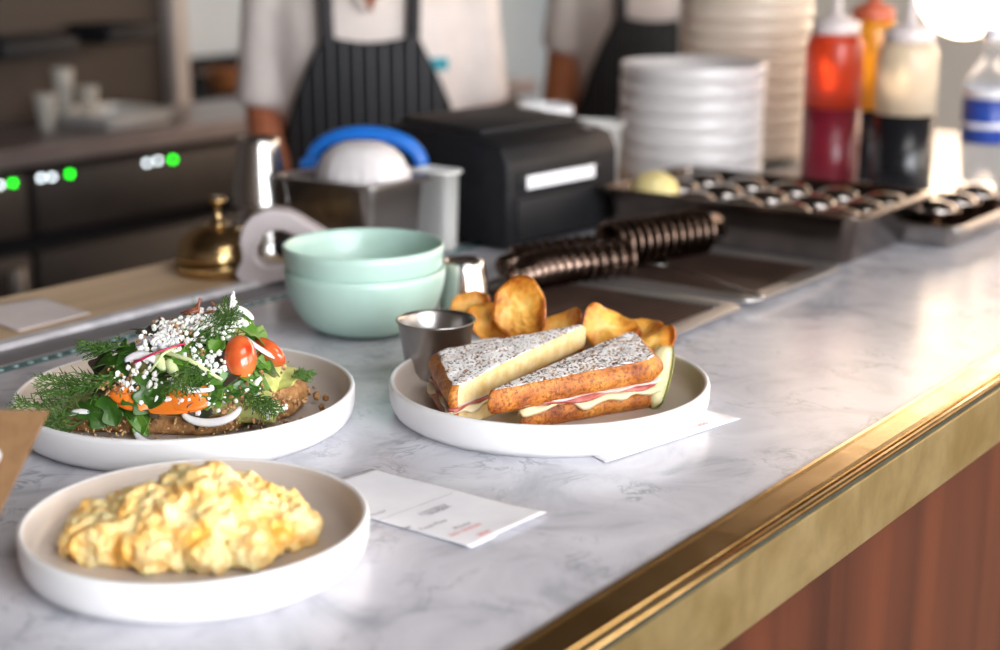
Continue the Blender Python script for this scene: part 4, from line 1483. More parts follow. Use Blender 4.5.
# stack of paper filters, crimped edge
bm = bmesh.new()
S = 72
rings = []
for i, (r, z) in enumerate(((0.060, 0.0), (0.061, 0.006), (0.058, 0.020), (0.051, 0.034), (0.040, 0.045), (0.026, 0.051), (0.010, 0.053))):
    ring = []
    for k in range(S):
        a = 2 * PI * k / S
        cr = 1 + (0.030 * math.sin(a * 22) * max(0, 1 - i / 4)) + 0.03 * noise.noise(Vector((math.cos(a) * 2, math.sin(a) * 2, i * 0.5)))
        ring.append(bm.verts.new((r * 0.82 * cr * math.cos(a), r * 1.05 * cr * math.sin(a), z)))
    rings.append(ring)
for a, b in zip(rings, rings[1:]):
    for k in range(S):
        bm.faces.new((a[k], a[(k + 1) % S], b[(k + 1) % S], b[k]))
bm.faces.new(rings[-1])
bm.faces.new(list(reversed(rings[0])))
o = obj('paper_filters', bm, MAT['filter'], loc=(1.412, 1.262, T + 0.0920))
tag(o, 'domed white paper filters heaped in the steel insert pan', 'paper filters')
bm = bmesh.new()
ang = [PI * (0.02 + 0.96 * k / 28) for k in range(29)]
pts = [Vector((0.070 * math.cos(a), 0, 0.042 * math.sin(a) ** 0.9)) for a in ang]
tube(bm, pts, [0.0115] * 29, 12, 0.9)
ico(bm, (-0.069, 0, 0.002), 0.015, 3, (1.2, 0.9, 0.8))
o = obj('blue_strap', bm, MAT['blue'], loc=(1.455, 1.295, T + 0.105), rot=(0.0, 0, CROT - 0.12))
tag(o, 'bright blue curved band arching behind the white paper filters', 'strap')

# white tub behind the pan
wt = thing('white_tub', 'white plastic tub between the steel insert pan and the black printer', 'tub', (1.492, 1.214, T + 0.0), 0)
obj('tub_body', pan_bm(0.034, 0.062, 0.106, 0.003, 0.002, 0.003, 0.010), MAT['white_plastic'], wt)

# receipt printer
pr = thing('receipt_printer', 'black receipt printer with a white paper slip in its front', 'printer', (1.660, 1.240, T + 0.0045), -0.09)
pr.scale = (1.0, 1.0, 0.94)
prof = [(-0.115, 0.0), (-0.115, 0.112), (-0.104, 0.136), (-0.06, 0.146), (0.075, 0.152), (0.105, 0.146), (0.115, 0.128), (0.115, 0.0)]
bm = bmesh.new()
a_ = [bm.verts.new((-0.112, y, z)) for y, z in prof]
b_ = [bm.verts.new((0.112, y, z)) for y, z in prof]
n = len(prof)
for k in range(n):
    bm.faces.new((a_[k], a_[(k + 1) % n], b_[(k + 1) % n], b_[k]))
bm.faces.new(a_)
bm.faces.new(list(reversed(b_)))
bmesh.ops.recalc_face_normals(bm, faces=bm.faces)
bmesh.ops.bevel(bm, geom=list(bm.edges), offset=0.006, segments=3, affect='EDGES', profile=0.5)
obj('housing', bm, MAT['black'], pr)
obj('lid', boxbm((0, 0.015, 0.152), (0.196, 0.15, 0.010), 0.004, Matrix.Rotation(0.035, 3, 'X')), MAT['black_soft'], pr)
obj('front_panel', boxbm((0.0, -0.116, 0.038), (0.190, 0.006, 0.056), 0.002), MAT['black_soft'], pr)
obj('paper_slot', boxbm((-0.012, -0.1165, 0.086), (0.160, 0.005, 0.026), 0.0015), MAT['black'], pr)
o = obj('paper_slip', boxbm((-0.012, -0.1195, 0.0865), (0.136, 0.002, 0.018), 0.0005), MAT['paper'], pr)
o['label'] = 'white paper slip in the slot'
obj('button', boxbm((0.075, -0.09, 0.1445), (0.016, 0.010, 0.004), 0.001, Matrix.Rotation(0.25, 3, 'X')), MAT['alu_dark'], pr)

# white containers behind the printer
wc = thing('white_tub', 'white plastic tub standing right behind the black printer', 'tub', (1.935, 1.275, T + 0.0045), 0.35)
obj('tub_body', pan_bm(0.075, 0.09, 0.112, 0.003, 0.004, 0.006, 0.02), MAT['white_plastic'], wc)
wc2 = tag(obj('white_jug', lathe([(0, 0.001), (0.038, 0), (0.042, 0.004), (0.045, 0.09), (0.043, 0.125), (0.040, 0.130), (0.038, 0.128), (0.041, 0.09), (0.036, 0.006), (0, 0.005)], 48), MAT['china'], loc=(1.985, 1.392, T)),
          'white china jug partly hidden behind the black printer', 'jug')

# stacks of white dishes
def stack_dish(R, H):
    return lathe([(0, 0.003), (R * 0.62, 0.003), (R * 0.64, 0.0), (R * 0.70, 0.0), (R * 0.86, 0.002), (R * 0.962, 0.0042), (R * 0.986, 0.0095), (R, H - 0.0015), (R - 0.0015, H), (R - 0.0034, H - 0.0015), (R * 0.952, 0.015), (R * 0.88, 0.010), (R * 0.75, 0.007), (0, 0.007)], 72)


ORD = ['bottom', 'second', 'third', 'fourth', 'fifth', 'sixth', 'seventh', 'eighth', 'ninth', 'tenth', 'eleventh', 'twelfth', 'thirteenth', 'fourteenth']
s1 = Vector((2.185, 1.246, T + 0.0045))
base = None
N1 = 7
for k in range(N1):
    lab = ('top' if k == N1 - 1 else ORD[k]) + (' white dish' if k in (0, N1 - 1) else ' white dish from the bottom') + ' of the shorter stack beside the printer'
    loc = s1 + Vector((random.uniform(-0.001, 0.001), random.uniform(-0.001, 0.001), k * 0.0256))
    if base is None:
        base = tag(obj('stacked_dish', stack_dish(0.1155, 0.031), MAT['china_stack'], loc=loc), lab, 'dish', 'shorter stack of white dishes')
    else:
        dup(base, loc, random.uniform(0, 6), lab)
s2 = Vector((2.46, 1.300, T + 0.0045))
base = None
N2 = 13
MAT['china_warm'] = M('cream_china', (0.70, 0.60, 0.50), 0.3, 0, (0.66, 0.56, 0.46), 8)
for k in range(N2):
    lab = ('top' if k == N2 - 1 else ORD[k]) + (' cream dish' if k in (0, N2 - 1) else ' cream dish from the bottom') + ' of the tall stack behind the shorter one'
    loc = s2 + Vector((random.uniform(-0.001, 0.001), random.uniform(-0.001, 0.001), k * 0.0256))
    if base is None:
        base = tag(obj('stacked_dish', stack_dish(0.1155, 0.031), MAT['china_warm'], loc=loc), lab, 'dish', 'tall stack of cream dishes')
    else:
        dup(base, loc, random.uniform(0, 6), lab)


# squeeze bottles
def squeeze(name_label, loc, r, h_fill, h_body, mfill, mupper, mcap, cat='squeeze bottle', tip=0.06):
    b = thing('squeeze_bottle', name_label, cat, loc, 0, 'sauce squeeze bottles')
    obj('lower_body', lathe([(0, 0), (r - 0.004, 0), (r, 0.004), (r, h_fill - 0.0002), (0, h_fill - 0.0002)], 48), mfill, b)
    obj('upper_body', lathe([(0, h_fill), (r, h_fill), (r, h_body - 0.018), (r * 0.92, h_body - 0.007), (r * 0.78, h_body), (0, h_body)], 48), mupper, b)
    obj('cap', lathe([(0, h_body), (r * 0.82, h_body), (r * 0.84, h_body + 0.003), (r * 0.82, h_body + 0.018), (r * 0.5, h_body + 0.023), (0.009, h_body + 0.028), (0.0035, h_body + 0.028 + tip), (0.0015, h_body + 0.030 + tip), (0, h_body + 0.030 + tip)], 32), mcap, b)
    return b


squeeze('red ketchup squeeze bottle standing beside the tall dish stack', (2.225, 1.022, T), 0.0440, 0.130, 0.240, MAT['ketchup'], MAT['red_clear'], MAT['cap'])
squeeze('dark sauce squeeze bottle with pale empty top', (2.19, 0.890, T), 0.0440, 0.132, 0.236, MAT['dark_sauce'], MAT['milky'], MAT['cap'])
squeeze('orange mustard squeeze bottle between the red and the dark bottles', (2.36, 1.022, T), 0.0400, 0.115, 0.255, MAT['dark_sauce'], MAT['mustard'], MAT['red_cap'])

# water bottle with a blue label
wb = thing('water_bottle', 'clear bottle with blue label at the right edge behind the trays', 'bottle', (2.42, 0.846, T))
wb.scale = (1.15, 1.15, 1.1)
obj('bottle_body', lathe([(0, 0.002), (0.031, 0), (0.034, 0.004), (0.034, 0.142), (0.030, 0.160), (0.016, 0.18), (0.013, 0.19), (0.013, 0.205), (0, 0.206)], 40), MAT['clear'], wb)
o = obj('label_band', lathe([(0.0345, 0.062), (0.0352, 0.0625), (0.0352, 0.124), (0.0345, 0.1245)], 40), MAT['label_blue'], wb)
obj('label_stripe', lathe([(0.0353, 0.084), (0.0356, 0.0845), (0.0356, 0.091), (0.0353, 0.0915)], 40), MAT['label_white'], wb)
obj('upper_label', lathe([(0.0345, 0.1262), (0.0352, 0.1267), (0.0350, 0.140), (0.0338, 0.1405)], 40), MAT['label_white'], wb)
obj('cap', lathe([(0, 0.206), (0.015, 0.206), (0.0155, 0.208), (0.0155, 0.222), (0.014, 0.224), (0, 0.224)], 32), MAT['label_white'], wb)

# ------------------------------------------------------------------ steel hotel pans and drip trays
hp = thing('hotel_pan', 'long shallow steel pan filled with small steel cups', 'pan', (1.815, 0.925, T))
sharp(obj('pan_body', pan_bm(0.225, 0.360, 0.066, lip=0.010, taper=0.014, rc=0.018), MAT['steel_pan'], hp), 50)
def filled_cup(r0, r1, h):
    bm = ramekin_bm(r0, r1, h)
    r = r1 - 0.0035
    pf = [(r, h - 0.004, 1), (r, h - 0.001, 1)] + [(r * math.cos(a), h - 0.001 + 0.013 * math.sin(a), 1) for a in [PI / 2 * k / 7 for k in range(1, 7)]] + [(0, h + 0.012, 1)]
    return lathe(pf, 32, bm=bm)


cup0 = None
cups = []
for r_ in range(3):
    for q in range(5):
        cups.append((1.748 + r_ * 0.0715, 0.787 + q * 0.0672, r_, q))
for (x, y, r_, q) in cups:
    if r_ == 0 and q == 4:
        continue
    lab = '%s small steel cup from the right in the %s row of the long pan' % (['first', 'second', 'third', 'fourth', 'fifth'][q], ['near', 'middle', 'far'][r_])
    loc = Vector((x + random.uniform(-0.0012, 0.0012), y + random.uniform(-0.001, 0.001), T + 0.0025 + 0.0012))
    if cup0 is None:
        cup0 = tag(obj('steel_cup', filled_cup(0.026, 0.0325, 0.050), [MAT['steel_cups'], MAT['dark_lid']], loc=loc), lab, 'cup', 'steel cups in the long pan')
    else:
        dup(cup0, loc, 0, lab)
bm = bmesh.new()
ico(bm, (0, 0, 0.027), 0.030, 4, (1.25, 0.95, 0.9))
for v in bm.verts:
    v.co *= 1 + 0.02 * noise.noise(v.co * 120)
ico(bm, (0.037, 0, 0.027), 0.008, 2)
tag(obj('lemon', bm, MAT['lemon'], loc=(1.750, 1.050, T + 0.032), rot=(0, 0, 1.2)), 'pale yellow lemon at the left end of the long pan', 'lemon')

hp2 = thing('hotel_pan', 'small shallow steel pan at the right beyond the long pan', 'pan', (2.00, 0.735, T))
sharp(obj('pan_body', pan_bm(0.24, 0.10, 0.032, lip=0.008, taper=0.008, rc=0.014), MAT['steel_satin'], hp2), 50)
c0 = None
for q, lab in enumerate(('nearest small steel cup in the right-hand pan', 'second nearest small steel cup in the right-hand pan', 'third nearest small steel cup in the right-hand pan')):
    loc = Vector((1.925 + 0.073 * q, 0.735, T + 0.0028))
    if c0 is None:
        c0 = tag(obj('steel_cup', filled_cup(0.026, 0.0335, 0.042), [MAT['steel_cups'], MAT['dark_lid']], loc=loc), lab, 'cup', 'steel cups in the right pan')
    else:
        dup(c0, loc, 0, lab)


def drip_tray(label, xa, xb, ya, yb, rim=0.019):
    t = thing('drip_tray', label, 'tray', ((xa + xb) / 2, (ya + yb) / 2, T), 0, 'drip trays on the marble')
    lx, ly = xb - xa, yb - ya
    sharp(obj('tray_body', pan_bm(lx - 2 * rim, ly - 2 * rim, 0.011, 0.0012, rim - 0.002, 0.003, 0.008, 0.003), MAT['steel_grey'], t), 50)
    bm = bmesh.new()
    box(bm, (0, 0, 0.0048), (lx - 2 * rim - 0.016, ly - 2 * rim - 0.016, 0.0046))
    n = int((ly - 2 * rim - 0.02) / 0.0075)
    for k in range(n):
        y = -(ly - 2 * rim - 0.024) / 2 + k * (ly - 2 * rim - 0.024) / (n - 1)
        box(bm, (0, y, 0.0082), (lx - 2 * rim - 0.018, 0.0034, 0.0026))
    obj('ridged_mat', bm, MAT['mat_dark'], t, smooth=False)
    return t


drip_tray('nearer shallow tray with dark ridged mat behind the sandwich plate', 1.19, 1.440, 0.744, 1.035)
drip_tray('farther shallow tray with dark ridged mat in front of the long pan', 1.450, 1.685, 0.744, 1.035)

# spoon across the trays
spn = thing('spoon', 'long dark steel spoon lying across the two trays', 'spoon', (1.455, 0.742, T + 0.0135))
dd = Vector((1.545, 0.955, 0)) - Vector((1.445, 0.735, 0))
spn.rotation_euler = (0, 0, math.atan2(dd.y, dd.x))
L = dd.length
bm = bmesh.new()
tube(bm, [(-0.01, 0, 0.0045), (0.0, 0, 0.004), (0.03, 0, 0.003), (0.10, 0, 0.0055), (L * 0.72, 0, 0.003)], [0.004, 0.0058, 0.0052, 0.0032, 0.0030], 10, 0.45)
obj('handle', bm, MAT['steel'], spn)
bm = bmesh.new()
R_, S_ = 6, 28
cv = bm.verts.new((L * 0.86, 0, -0.003))
prev = None
for i in range(1, R_ + 1):
    t = i / R_
    ring = [bm.verts.new((L * 0.86 + 0.034 * t * math.cos(2 * PI * k / S_), 0.021 * t * math.sin(2 * PI * k / S_), -0.003 + 0.007 * t * t)) for k in range(S_)]
    for k in range(S_):
        j = (k + 1) % S_
        if prev is None:
            bm.faces.new((cv, ring[k], ring[j]))
        else:
            bm.faces.new((prev[k], ring[k], ring[j], prev[j]))
    prev = ring
solidify(obj('bowl', bm, MAT['steel'], spn), 0.001)


# nested sauce cups lying on their sides
def flanged_cup(r1, h=0.031):
    r0 = r1 * 0.66
    return lathe([(0, 0), (r0 - 0.002, 0), (r0, 0.002), (r1 - 0.0075, h - 0.0045), (r1 - 0.001, h - 0.0040), (r1, h - 0.0020), (r1 - 0.001, h), (r1 - 0.0065, h), (r1 - 0.0088, h - 0.004), (r0 - 0.001, 0.003), (0, 0.0015)], 40)


def nested(p0, p1, n, label_fmt, group, r1, bend=0.0):
    d = p1 - p0
    base = None
    for k in range(n):
        t = k / (n - 1)
        loc = p0 + d * t + Vector((-d.y, d.x, 0)).normalized() * bend * math.sin(PI * t)
        loc.z = T + 0.0125 + r1 + 0.0012
        tx = (d + Vector((-d.y, d.x, 0)) * (bend / d.length) * PI * math.cos(PI * t)).normalized()
        lab = label_fmt % ('frontmost' if k == 0 else ('rearmost' if k == n - 1 else ('%s from the front' % NUM[k])))
        if base is None:
            o = tag(obj('sauce_cup', flanged_cup(r1), MAT['steel_cups'], loc=loc), lab, 'cup', group)
            base = o
        else:
            o = dup(base, loc, None, lab)
        o.rotation_euler = orient(tx if bend else -tx, 0)


NUM = ['', 'second', 'third', 'fourth', 'fifth', 'sixth', 'seventh', 'eighth', 'ninth', 'tenth', 'eleventh', 'twelfth', 'thirteenth', 'fourteenth', 'fifteenth', 'sixteenth', 'seventeenth', 'eighteenth', 'nineteenth', 'twentieth']
nested(Vector((1.302, 0.952, 0)), Vector((1.435, 0.925, 0)), 11, '%s dark steel cup in the nested row lying nearer the sandwich', 'nested cups of the nearer row', 0.0215, 0.010)
nested(Vector((1.350, 1.004, 0)), Vector((1.455, 0.985, 0)), 8, '%s dark steel cup in the small nested row beside the black printer', 'nested cups of the small row', 0.0190, 0.004)
nested(Vector((1.512, 0.940, 0)), Vector((1.648, 0.900, 0)), 12, '%s dark steel cup in the nested row lying by the long pan', 'nested cups of the farther row', 0.0285, 0.0)

# ------------------------------------------------------------------ back bar
YB = 2.66
ZB = T - 0.04
bx0, bx1 = 0.6, 3.75
bbar = thing('back_counter', 'stainless back counter along the brown wall', 'counter', (0, 0, 0))
obj('worktop', boxbm(((bx0 + bx1) / 2, YB + 0.18, ZB - 0.02), (bx1 - bx0, 0.36, 0.04), 0.003), MAT['steel_worktop'], bbar, smooth=False)
obj('carcass', boxbm(((bx0 + bx1) / 2, YB + 0.21, (ZB - 0.04 + 0.08) / 2 + 0.02), (bx1 - bx0 - 0.02, 0.28, ZB - 0.04 - 0.12)), MAT['matt_black'], bbar, smooth=False)
xs = [0.62, 1.30, 1.98, 2.64, 3.2, 3.73]
for i in range(len(xs) - 1):
    xa, xb = xs[i], xs[i + 1]
    o = obj('fridge_door', boxbm(((xa + xb) / 2, YB + 0.055, 0.47), (xb - xa - 0.02, 0.03, 0.66), 0.006), MAT['fridge_front'], bbar)
    h = bmesh.new()
    box(h, (xb - 0.06, YB + 0.020, 0.60), (0.03, 0.018, 0.36), 0.006)
    obj('handle', h, MAT['steel_satin'], o)
    cp = obj('control_panel', boxbm(((xa + xb) / 2, YB + 0.05, ZB - 0.125), (xb - xa - 0.02, 0.03, 0.13), 0.004), MAT['fridge_front'], bbar)
LEDS = [(0, 185, 'w'), (13, 183, 'g'), (41, 178, 'w'), (52, 177, 'w'), (70, 174, 'g'), (147, 163, 'w'), (158, 160.5, 'w'), (173, 159.5, 'g')]
for px, py, cc in LEDS:
    P = onY(px, py, YB + 0.0335)
    bm = lathe([(0, -0.002), (0.0045, -0.002), (0.0045, 0.001), (0.0035, 0.003), (0, 0.0035)], 16)
    o = obj('indicator_light', bm, MAT['led_green' if cc == 'g' else 'led_white'], bbar, loc=P, rot=(PI / 2, 0, 0))
    o['label'] = 'green indicator light' if cc == 'g' else 'white indicator light'
# clear jars behind the fridge glass read as pale blurs: bottles standing on a low rack
# glasses, tray and shelves
def on_back(px, dy):
    p = onY(px, 100, YB + dy)
    return Vector((p.x, YB + dy, ZB))


MAT['glassware'] = M('glassware', (0.70, 0.68, 0.62), 0.1, 0, (0.66, 0.64, 0.58), 12, trans=0.5)
g0 = None
for px, dy, sc, lab in ((45, 0.20, 1.0, 'clear glass on the back counter, leftmost of three'), (64, 0.25, 1.6, 'tall clear glass carafe between the two small glasses'), (88, 0.20, 1.1, 'clear glass next to the pale tray on the back counter')):
    bm = lathe([(0, 0.002), (0.022, 0), (0.024, 0.003), (0.032, 0.085), (0.034, 0.11), (0.0325, 0.11), (0.030, 0.085), (0.022, 0.006), (0, 0.006)], 32)
    o = obj('drinking_glass', bm, MAT['glassware'], loc=on_back(px, dy))
    o.scale = (0.72, 0.72, 0.72 * sc)
    tag(o, lab, 'glass', 'glassware on the back counter')
tp = onY(112, 118, YB + 0.19)
tr = thing('serving_tray', 'pale serving tray on the back counter beside the glasses', 'tray', (tp.x, YB + 0.19, ZB))
obj('tray_body', pan_bm(0.20, 0.22, 0.030, 0.003, 0.010, 0.006, 0.02), MAT['white_plastic'], tr)
for px, py, w, lab in ((18, 46, 0.16, 'black wall shelf at the far left above the back counter'), (113, 32, 0.13, 'black wall shelf above the pale tray')):
    P = onY(px, py, WB - 0.07)
    sh = thing('wall_shelf', lab, 'shelf', (P.x, WB - 0.003, P.z), 0, 'black shelves on the brown wall')
    obj('board', boxbm((0, -0.075, 0), (w * 1.25, 0.145, 0.040), 0.003), MAT['matt_black'], sh)
    obj('edge_strip', boxbm((0, -0.149, 0), (w * 1.25, 0.004, 0.034), 0.001), MAT['black_soft'], sh)
# kitchen range behind the gap
kp = onY(222, 110, 3.75)
kr = thing('kitchen_range', 'black kitchen range seen through the gap left of the first cook', 'range', (kp.x + 0.15, 3.75, -0.05))
obj('range_body', boxbm((0, 0.30, 0.49), (1.15, 0.6, 0.96), 0.01), MAT['matt_black'], kr)
obj('back_panel', boxbm((0, 0.58, 1.00), (1.15, 0.04, 0.10), 0.005), MAT['matt_black'], kr)
for k in range(4):
    bm = lathe([(0, 0), (0.022, 0), (0.02, 0.018), (0.008, 0.02), (0, 0.02)], 20)
    obj('knob', bm, MAT['steel_satin'], kr, loc=(-0.45 + 0.3 * k, 0.0, 0.88), rot=(PI / 2, 0, 0))
cpot = thing('copper_pot', 'copper brown pot on the black range beside the first cook', 'pot', (onY(244, 78, 3.85).x, 3.95, 0.92))
cpot.scale = (0.65, 0.65, 0.8)
obj('pot_body', lathe([(0, 0), (0.07, 0), (0.078, 0.006), (0.08, 0.09), (0.083, 0.094), (0.078, 0.094), (0.074, 0.01), (0, 0.008)], 40), MAT['copper'], cpot)
bm = bmesh.new()
tube(bm, [(-0.078, 0, 0.07), (-0.13, 0, 0.085), (-0.20, 0, 0.09)], 0.008, 8)
obj('handle', bm, MAT['steel_dark'], cpot)


# ------------------------------------------------------------------ the two cooks
def arm_chain(sh, el, wr):
    pts, rad = [], []
    for k in range(5):
        pts.append(sh.lerp(el, k / 4)); rad.append(0.050 - 0.010 * k / 4)
    for k in range(1, 5):
        pts.append(el.lerp(wr, k / 4)); rad.append(0.040 - 0.014 * k / 4)
    return pts, rad


def make_person(label, loc, rotz, arms, skin, sleeve_len=0.92, logo=False, lean=0.0):
    r = thing('person', label, 'person', loc, rotz)
    body = bmesh.new()
    tors = [(0, 0, 0.80, 0.150, 0.100), (0, 0, 0.88, 0.165, 0.110), (0, 0, 0.98, 0.150, 0.100), (0, -0.005, 1.08, 0.148, 0.100), (0, -0.012, 1.18, 0.160, 0.112), (0, -0.008, 1.26, 0.170, 0.108), (0, 0.005, 1.33, 0.150, 0.082), (0, 0.01, 1.375, 0.085, 0.062), (0, 0.008, 1.40, 0.055, 0.055)]
    loft(body, tors)
    tube(body, [(0, 0.01, 1.36), (0, 0.0, 1.42), (0, -0.005, 1.47)], [0.056, 0.052, 0.054], 14)
    ico(body, (0, -0.012, 1.575), 0.100, 4, (0.78, 0.98, 1.18))
    ico(body, (0, -0.060, 1.505), 0.045, 3, (1.0, 0.9, 0.8))
    ico(body, (0, -0.112, 1.558), 0.017, 2, (0.8, 1.1, 1.5))
    for s in (-1, 1):
        ico(body, (s * 0.079, 0.0, 1.565), 0.026, 2, (0.35, 0.7, 1.15))
        tube(body, [(s * 0.08, 0, 0.86), (s * 0.088, -0.005, 0.66), (s * 0.09, -0.005, 0.46), (s * 0.092, 0.012, 0.34), (s * 0.092, 0.01, 0.20), (s * 0.092, 0.012, 0.07)], [0.088, 0.076, 0.054, 0.056, 0.042, 0.036], 16)
        tube(body, [(s * 0.092, 0.04, 0.04), (s * 0.095, -0.05, 0.035), (s * 0.10, -0.15, 0.025)], [0.038, 0.036, 0.026], 12)
    sleeves = []
    for s, sh, el, wr, hd in arms:
        sh, el, wr, hd = Vector(sh), Vector(el), Vector(wr), Vector(hd).normalized()
        p, q = arm_chain(sh, el, wr)
        tube(body, p, q, 14)
        sleeves.append((sh, el, wr))
        side = hd.cross(Vector((0, -1, 0)))
        if side.length < 0.2:
            side = hd.cross(Vector((1, 0, 0)))
        side.normalize()
        palm = wr + hd * 0.045
        tube(body, [wr - hd * 0.01, wr + hd * 0.03, wr + hd * 0.085], [0.027, 0.036, 0.034], 12, 0.5)
        pn = side.cross(hd).normalized()
        for f_, (o_, l_) in enumerate(((-0.027, 0.062), (-0.009, 0.075), (0.009, 0.070), (0.027, 0.055))):
            b0_ = wr + hd * 0.078 + side * o_
            tube(body, [b0_, b0_ + hd * l_ * 0.5 + pn * 0.004, b0_ + hd * l_ * 0.85 + pn * 0.016, b0_ + hd * l_ + pn * 0.026], [0.009, 0.0085, 0.008, 0.006], 8)
        tube(body, [wr + hd * 0.02 - side * 0.026, wr + hd * 0.045 - side * 0.048, wr + hd * 0.075 - side * 0.054 + pn * 0.01], [0.012, 0.0105, 0.008], 8)
    remesh(obj('body', body, skin, r), 0.0075, 3)
    sb = bmesh.new()
    loft(sb, [(0, 0, 0.84, 0.172, 0.122), (0, 0, 0.90, 0.176, 0.124), (0, 0, 1.0, 0.166, 0.118), (0, -0.006, 1.10, 0.168, 0.120), (0, -0.012, 1.19, 0.178, 0.130), (0, -0.008, 1.265, 0.186, 0.122), (0, 0.006, 1.335, 0.160, 0.094), (0, 0.016, 1.372, 0.094, 0.072)])
    for sh, el, wr in sleeves:
        d_ = el - sh
        tube(sb, [sh - d_ * 0.12, sh, sh + d_ * 0.3, sh + d_ * 0.6, sh + d_ * sleeve_len], [0.045, 0.062, 0.060, 0.060, 0.060], 18)
    # the open neck: a notch taken out of the front of the collar
    shirt = obj('shirt', sb, MAT['shirt'], r)
    remesh(shirt, 0.011, 5)
    cb = bmesh.new()
    for s in (-1, 1):
        tube(cb, [(s * 0.078, 0.02, 1.392), (s * 0.062, -0.055, 1.368), (s * 0.030, -0.112, 1.318), (s * 0.004, -0.136, 1.268)], [0.016, 0.018, 0.016, 0.006], 8, 0.5)
    remesh(obj('collar', cb, MAT['shirt'], r), 0.005, 3)
    vb = bmesh.new()
    vn = [(-0.040, -0.088, 1.362), (0.040, -0.088, 1.362), (0.026, -0.112, 1.325), (0.002, -0.139, 1.272), (-0.026, -0.112, 1.325)]
    q = [vb.verts.new(v) for v in vn]
    vb.faces.new((q[0], q[1], q[2], q[3], q[4]))
    rr_ = bmesh.ops.extrude_face_region(vb, geom=list(vb.faces))
    bmesh.ops.translate(vb, vec=(0, 0.02, 0), verts=[v for v in rr_['geom'] if isinstance(v, bmesh.types.BMVert)])
    bmesh.ops.recalc_face_normals(vb, faces=vb.faces)
    obj('open_neck', vb, skin, r)
    # apron wrapped over the front
    ab = bmesh.new()
    prof = [(0.42, 0.178, 0.150, 1.00), (0.60, 0.180, 0.152, 1.00), (0.80, 0.184, 0.140, 1.02), (0.90, 0.188, 0.138, 1.02), (1.00, 0.178, 0.132, 1.0), (1.04, 0.178, 0.134, 0.85), (1.10, 0.182, 0.137, 0.66), (1.16, 0.188, 0.146, 0.50), (1.205, 0.193, 0.148, 0.38), (1.235, 0.195, 0.146, 0.31)]
    rows = []
    for z, rx, ry, half in prof:
        row = []
        for k in range(25):
            a = -PI / 2 + (k / 24 - 0.5) * 2 * half * 1.35
            dip = 0.0
            if z > 1.2:
                dip = -0.012 * math.cos((k / 24 - 0.5) * PI)
            row.append(ab.verts.new((rx * math.cos(a), ry * math.sin(a) - 0.010, z + dip)))
        rows.append(row)
    for a, b in zip(rows, rows[1:]):
        for k in range(24):
            ab.faces.new((a[k], a[k + 1], b[k + 1], b[k]))
    solidify(obj('apron', ab, MAT['apron'], r), 0.004, 1)
    for s in (-1, 1):
        stb = bmesh.new()
        x1 = s * 0.072
        pts = [Vector((x1, -0.146, 1.222)), Vector((s * 0.074, -0.136, 1.27)), Vector((s * 0.076, -0.108, 1.322)), Vector((s * 0.078, -0.060, 1.372)), Vector((s * 0.078, 0.0, 1.396)), Vector((s * 0.07, 0.05, 1.395))]
        tube(stb, pts, 0.013, 8, 0.35)
        obj('apron_strap', stb, MAT['strap'], r)
    tb = bmesh.new()
    loft(tb, [(0, 0, 0.74, 0.165, 0.115), (0, 0, 0.82, 0.170, 0.118), (0, 0, 0.90, 0.168, 0.116)])
    for s in (-1, 1):
        tube(tb, [(s * 0.082, 0, 0.84), (s * 0.09, -0.003, 0.66), (s * 0.092, 0, 0.46), (s * 0.094, 0.008, 0.28), (s * 0.094, 0.012, 0.08)], [0.092, 0.086, 0.070, 0.064, 0.060], 16)
    remesh(obj('trousers', tb, MAT['trouser'], r), 0.012, 4)
    hb = bmesh.new()
    ico(hb, (0, 0.018, 1.605), 0.106, 4, (0.82, 1.0, 1.08))
    for v in list(hb.verts):
        if v.co.y < -0.045 and v.co.z < 1.64:
            v.co.y = -0.045 + (v.co.y + 0.045) * 0.1
    obj('hair', hb, MAT['hair'], r)
    for s in (-1, 1):
        e = bmesh.new()
        ico(e, (s * 0.032, -0.098, 1.580), 0.011, 2)
        obj('eye', e, MAT['eye'], r)
    mb = bmesh.new()
    tube(mb, [(-0.024, -0.094, 1.512), (0, -0.104, 1.510), (0.024, -0.094, 1.512)], [0.003, 0.006, 0.003], 8)
    obj('mouth', mb, MAT['ham'], r)
    r.scale = (1.0, 1.0, 1.045)
    if logo:
        o = obj('badge', boxbm((0.118, -0.121, 1.185), (0.034, 0.010, 0.020), 0.003, Matrix.Rotation(0.55, 3, 'Z')), MAT['badge'], r)
        o['label'] = 'small teal badge on the shirt'
    return r


MAT['badge'] = M('teal_badge', (0.03, 0.30, 0.38), 0.5)
pa = atz(372, 60, 2.78)
make_person('person in white shirt and pinstriped dark apron standing behind the steel insert pan', (pa.x, pa.y, 0), CROT + 0.06,
            [(-1, (-0.165, 0.0, 1.305), (-0.190, -0.005, 1.085), (-0.165, -0.16, 0.955), (0.25, -0.75, -0.6)),
             (1, (0.165, 0.0, 1.305), (0.190, 0.01, 1.085), (0.155, -0.15, 0.955), (-0.25, -0.75, -0.6))], MAT['skin'], 0.91, True)
pb = atz(655, 60, 3.35)
make_person('person in white shirt and dark apron half hidden behind the white dish stacks', (pb.x, pb.y, 0), CROT - 0.10,
            [(-1, (-0.165, 0.0, 1.305), (-0.205, 0.0, 1.055), (-0.185, -0.09, 0.83), (0.05, -0.35, -0.9)),
             (1, (0.165, 0.0, 1.305), (0.20, 0.01, 1.07), (0.14, -0.16, 0.95), (-0.3, -0.75, -0.5))], MAT['skin2'], 0.62)

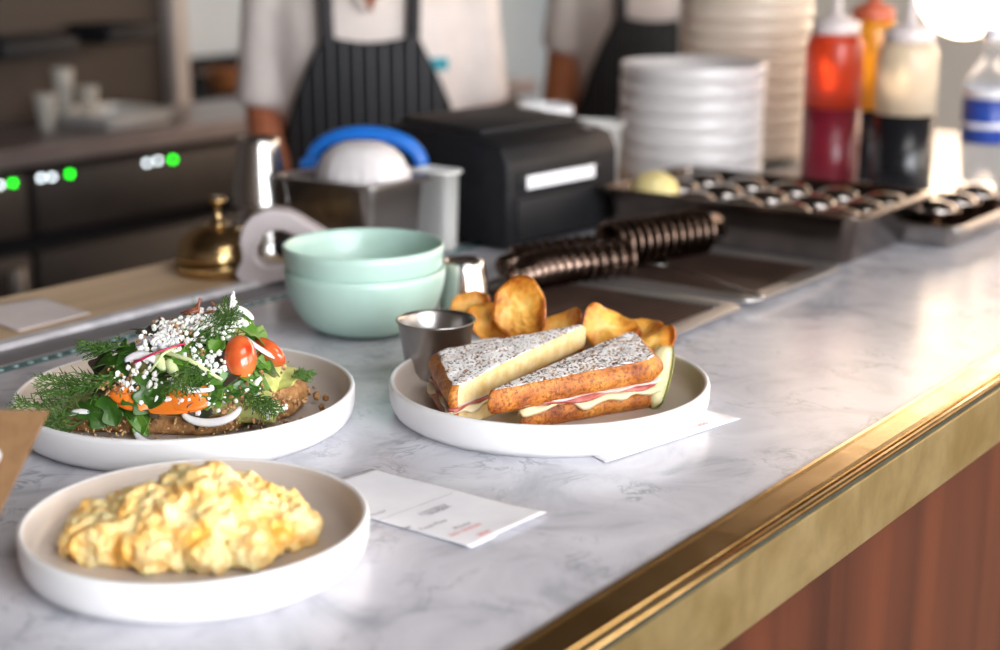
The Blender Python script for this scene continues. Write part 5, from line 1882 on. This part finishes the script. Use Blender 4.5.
# ------------------------------------------------------------------ globe lamp over the far end
gp = atz(967, -12, 3.4)
gl = thing('globe_lamp', 'glowing opal globe pendant lamp at the top right', 'lamp', (gp.x, gp.y, gp.z))
bm = bmesh.new()
ico(bm, (0, 0, 0), 0.105, 4)
obj('opal_globe', bm, MAT['globe'], gl)
obj('fitting', lathe([(0, 0.098), (0.036, 0.098), (0.040, 0.104), (0.036, 0.135), (0.012, 0.145), (0, 0.145)], 32), MAT['bell_brass'], gl)
bm = bmesh.new()
tube(bm, [(0, 0, 0.14), (0, 0, 3.2 - gp.z)], 0.006, 8)
obj('rod', bm, MAT['bell_brass'], gl)

# ------------------------------------------------------------------ light
w = bpy.data.worlds.new('World')
bpy.context.scene.world = w
w.use_nodes = True
bg = w.node_tree.nodes['Background']
bg.inputs['Color'].default_value = (0.90, 0.93, 1.0, 1)
bg.inputs['Strength'].default_value = 0.55


def area(name, loc, target, sx, sy, power, col):
    l = bpy.data.lights.new(name, 'AREA')
    l.shape = 'RECTANGLE'
    l.size, l.size_y = sx, sy
    l.energy = power
    l.color = col
    o = bpy.data.objects.new(name, l)
    C.objects.link(o)
    o.location = loc
    o.rotation_euler = (Vector(target) - Vector(loc)).to_track_quat('-Z', 'Y').to_euler()
    return o


# daylight entering through the customers' side windows
area('window_light', (-0.5, YS + 0.1, 1.95), (0.6, 0.8, 1.0), 3.6, 2.0, 85, (0.96, 0.97, 1.0))
area('window_light_far', (XF - 0.1, 0.4, 2.2), (2.0, 0.8, 1.0), 5.0, 1.6, 45, (1.0, 0.84, 0.66))

area('overhead_fill', (0.5, -0.5, 3.18), (0.6, 0.5, 0.0), 1.6, 1.6, 38, (1.0, 0.97, 0.95))  # unseen area light added overhead to brighten the tops of the food

# ------------------------------------------------------------------ camera
cam = bpy.data.cameras.new('Camera')
co = bpy.data.objects.new('Camera', cam)
C.objects.link(co)
Mx = Matrix((CR, CU, -CF)).transposed()
co.matrix_world = Matrix.Translation(CAM) @ Mx.to_4x4()
cam.sensor_width = 36
cam.lens = FPX * 36 / 1000
cam.clip_start = 0.05
cam.dof.use_dof = True
cam.dof.focus_distance = 1.225
cam.dof.aperture_fstop = 3.25
cam.dof.aperture_blades = 0
sc = bpy.context.scene
sc.camera = co
sc.view_settings.view_transform = 'Standard'
sc.view_settings.look = 'None'
sc.view_settings.exposure = 0.50
sc.view_settings.gamma = 1.0
sc.view_settings.use_curve_mapping = False
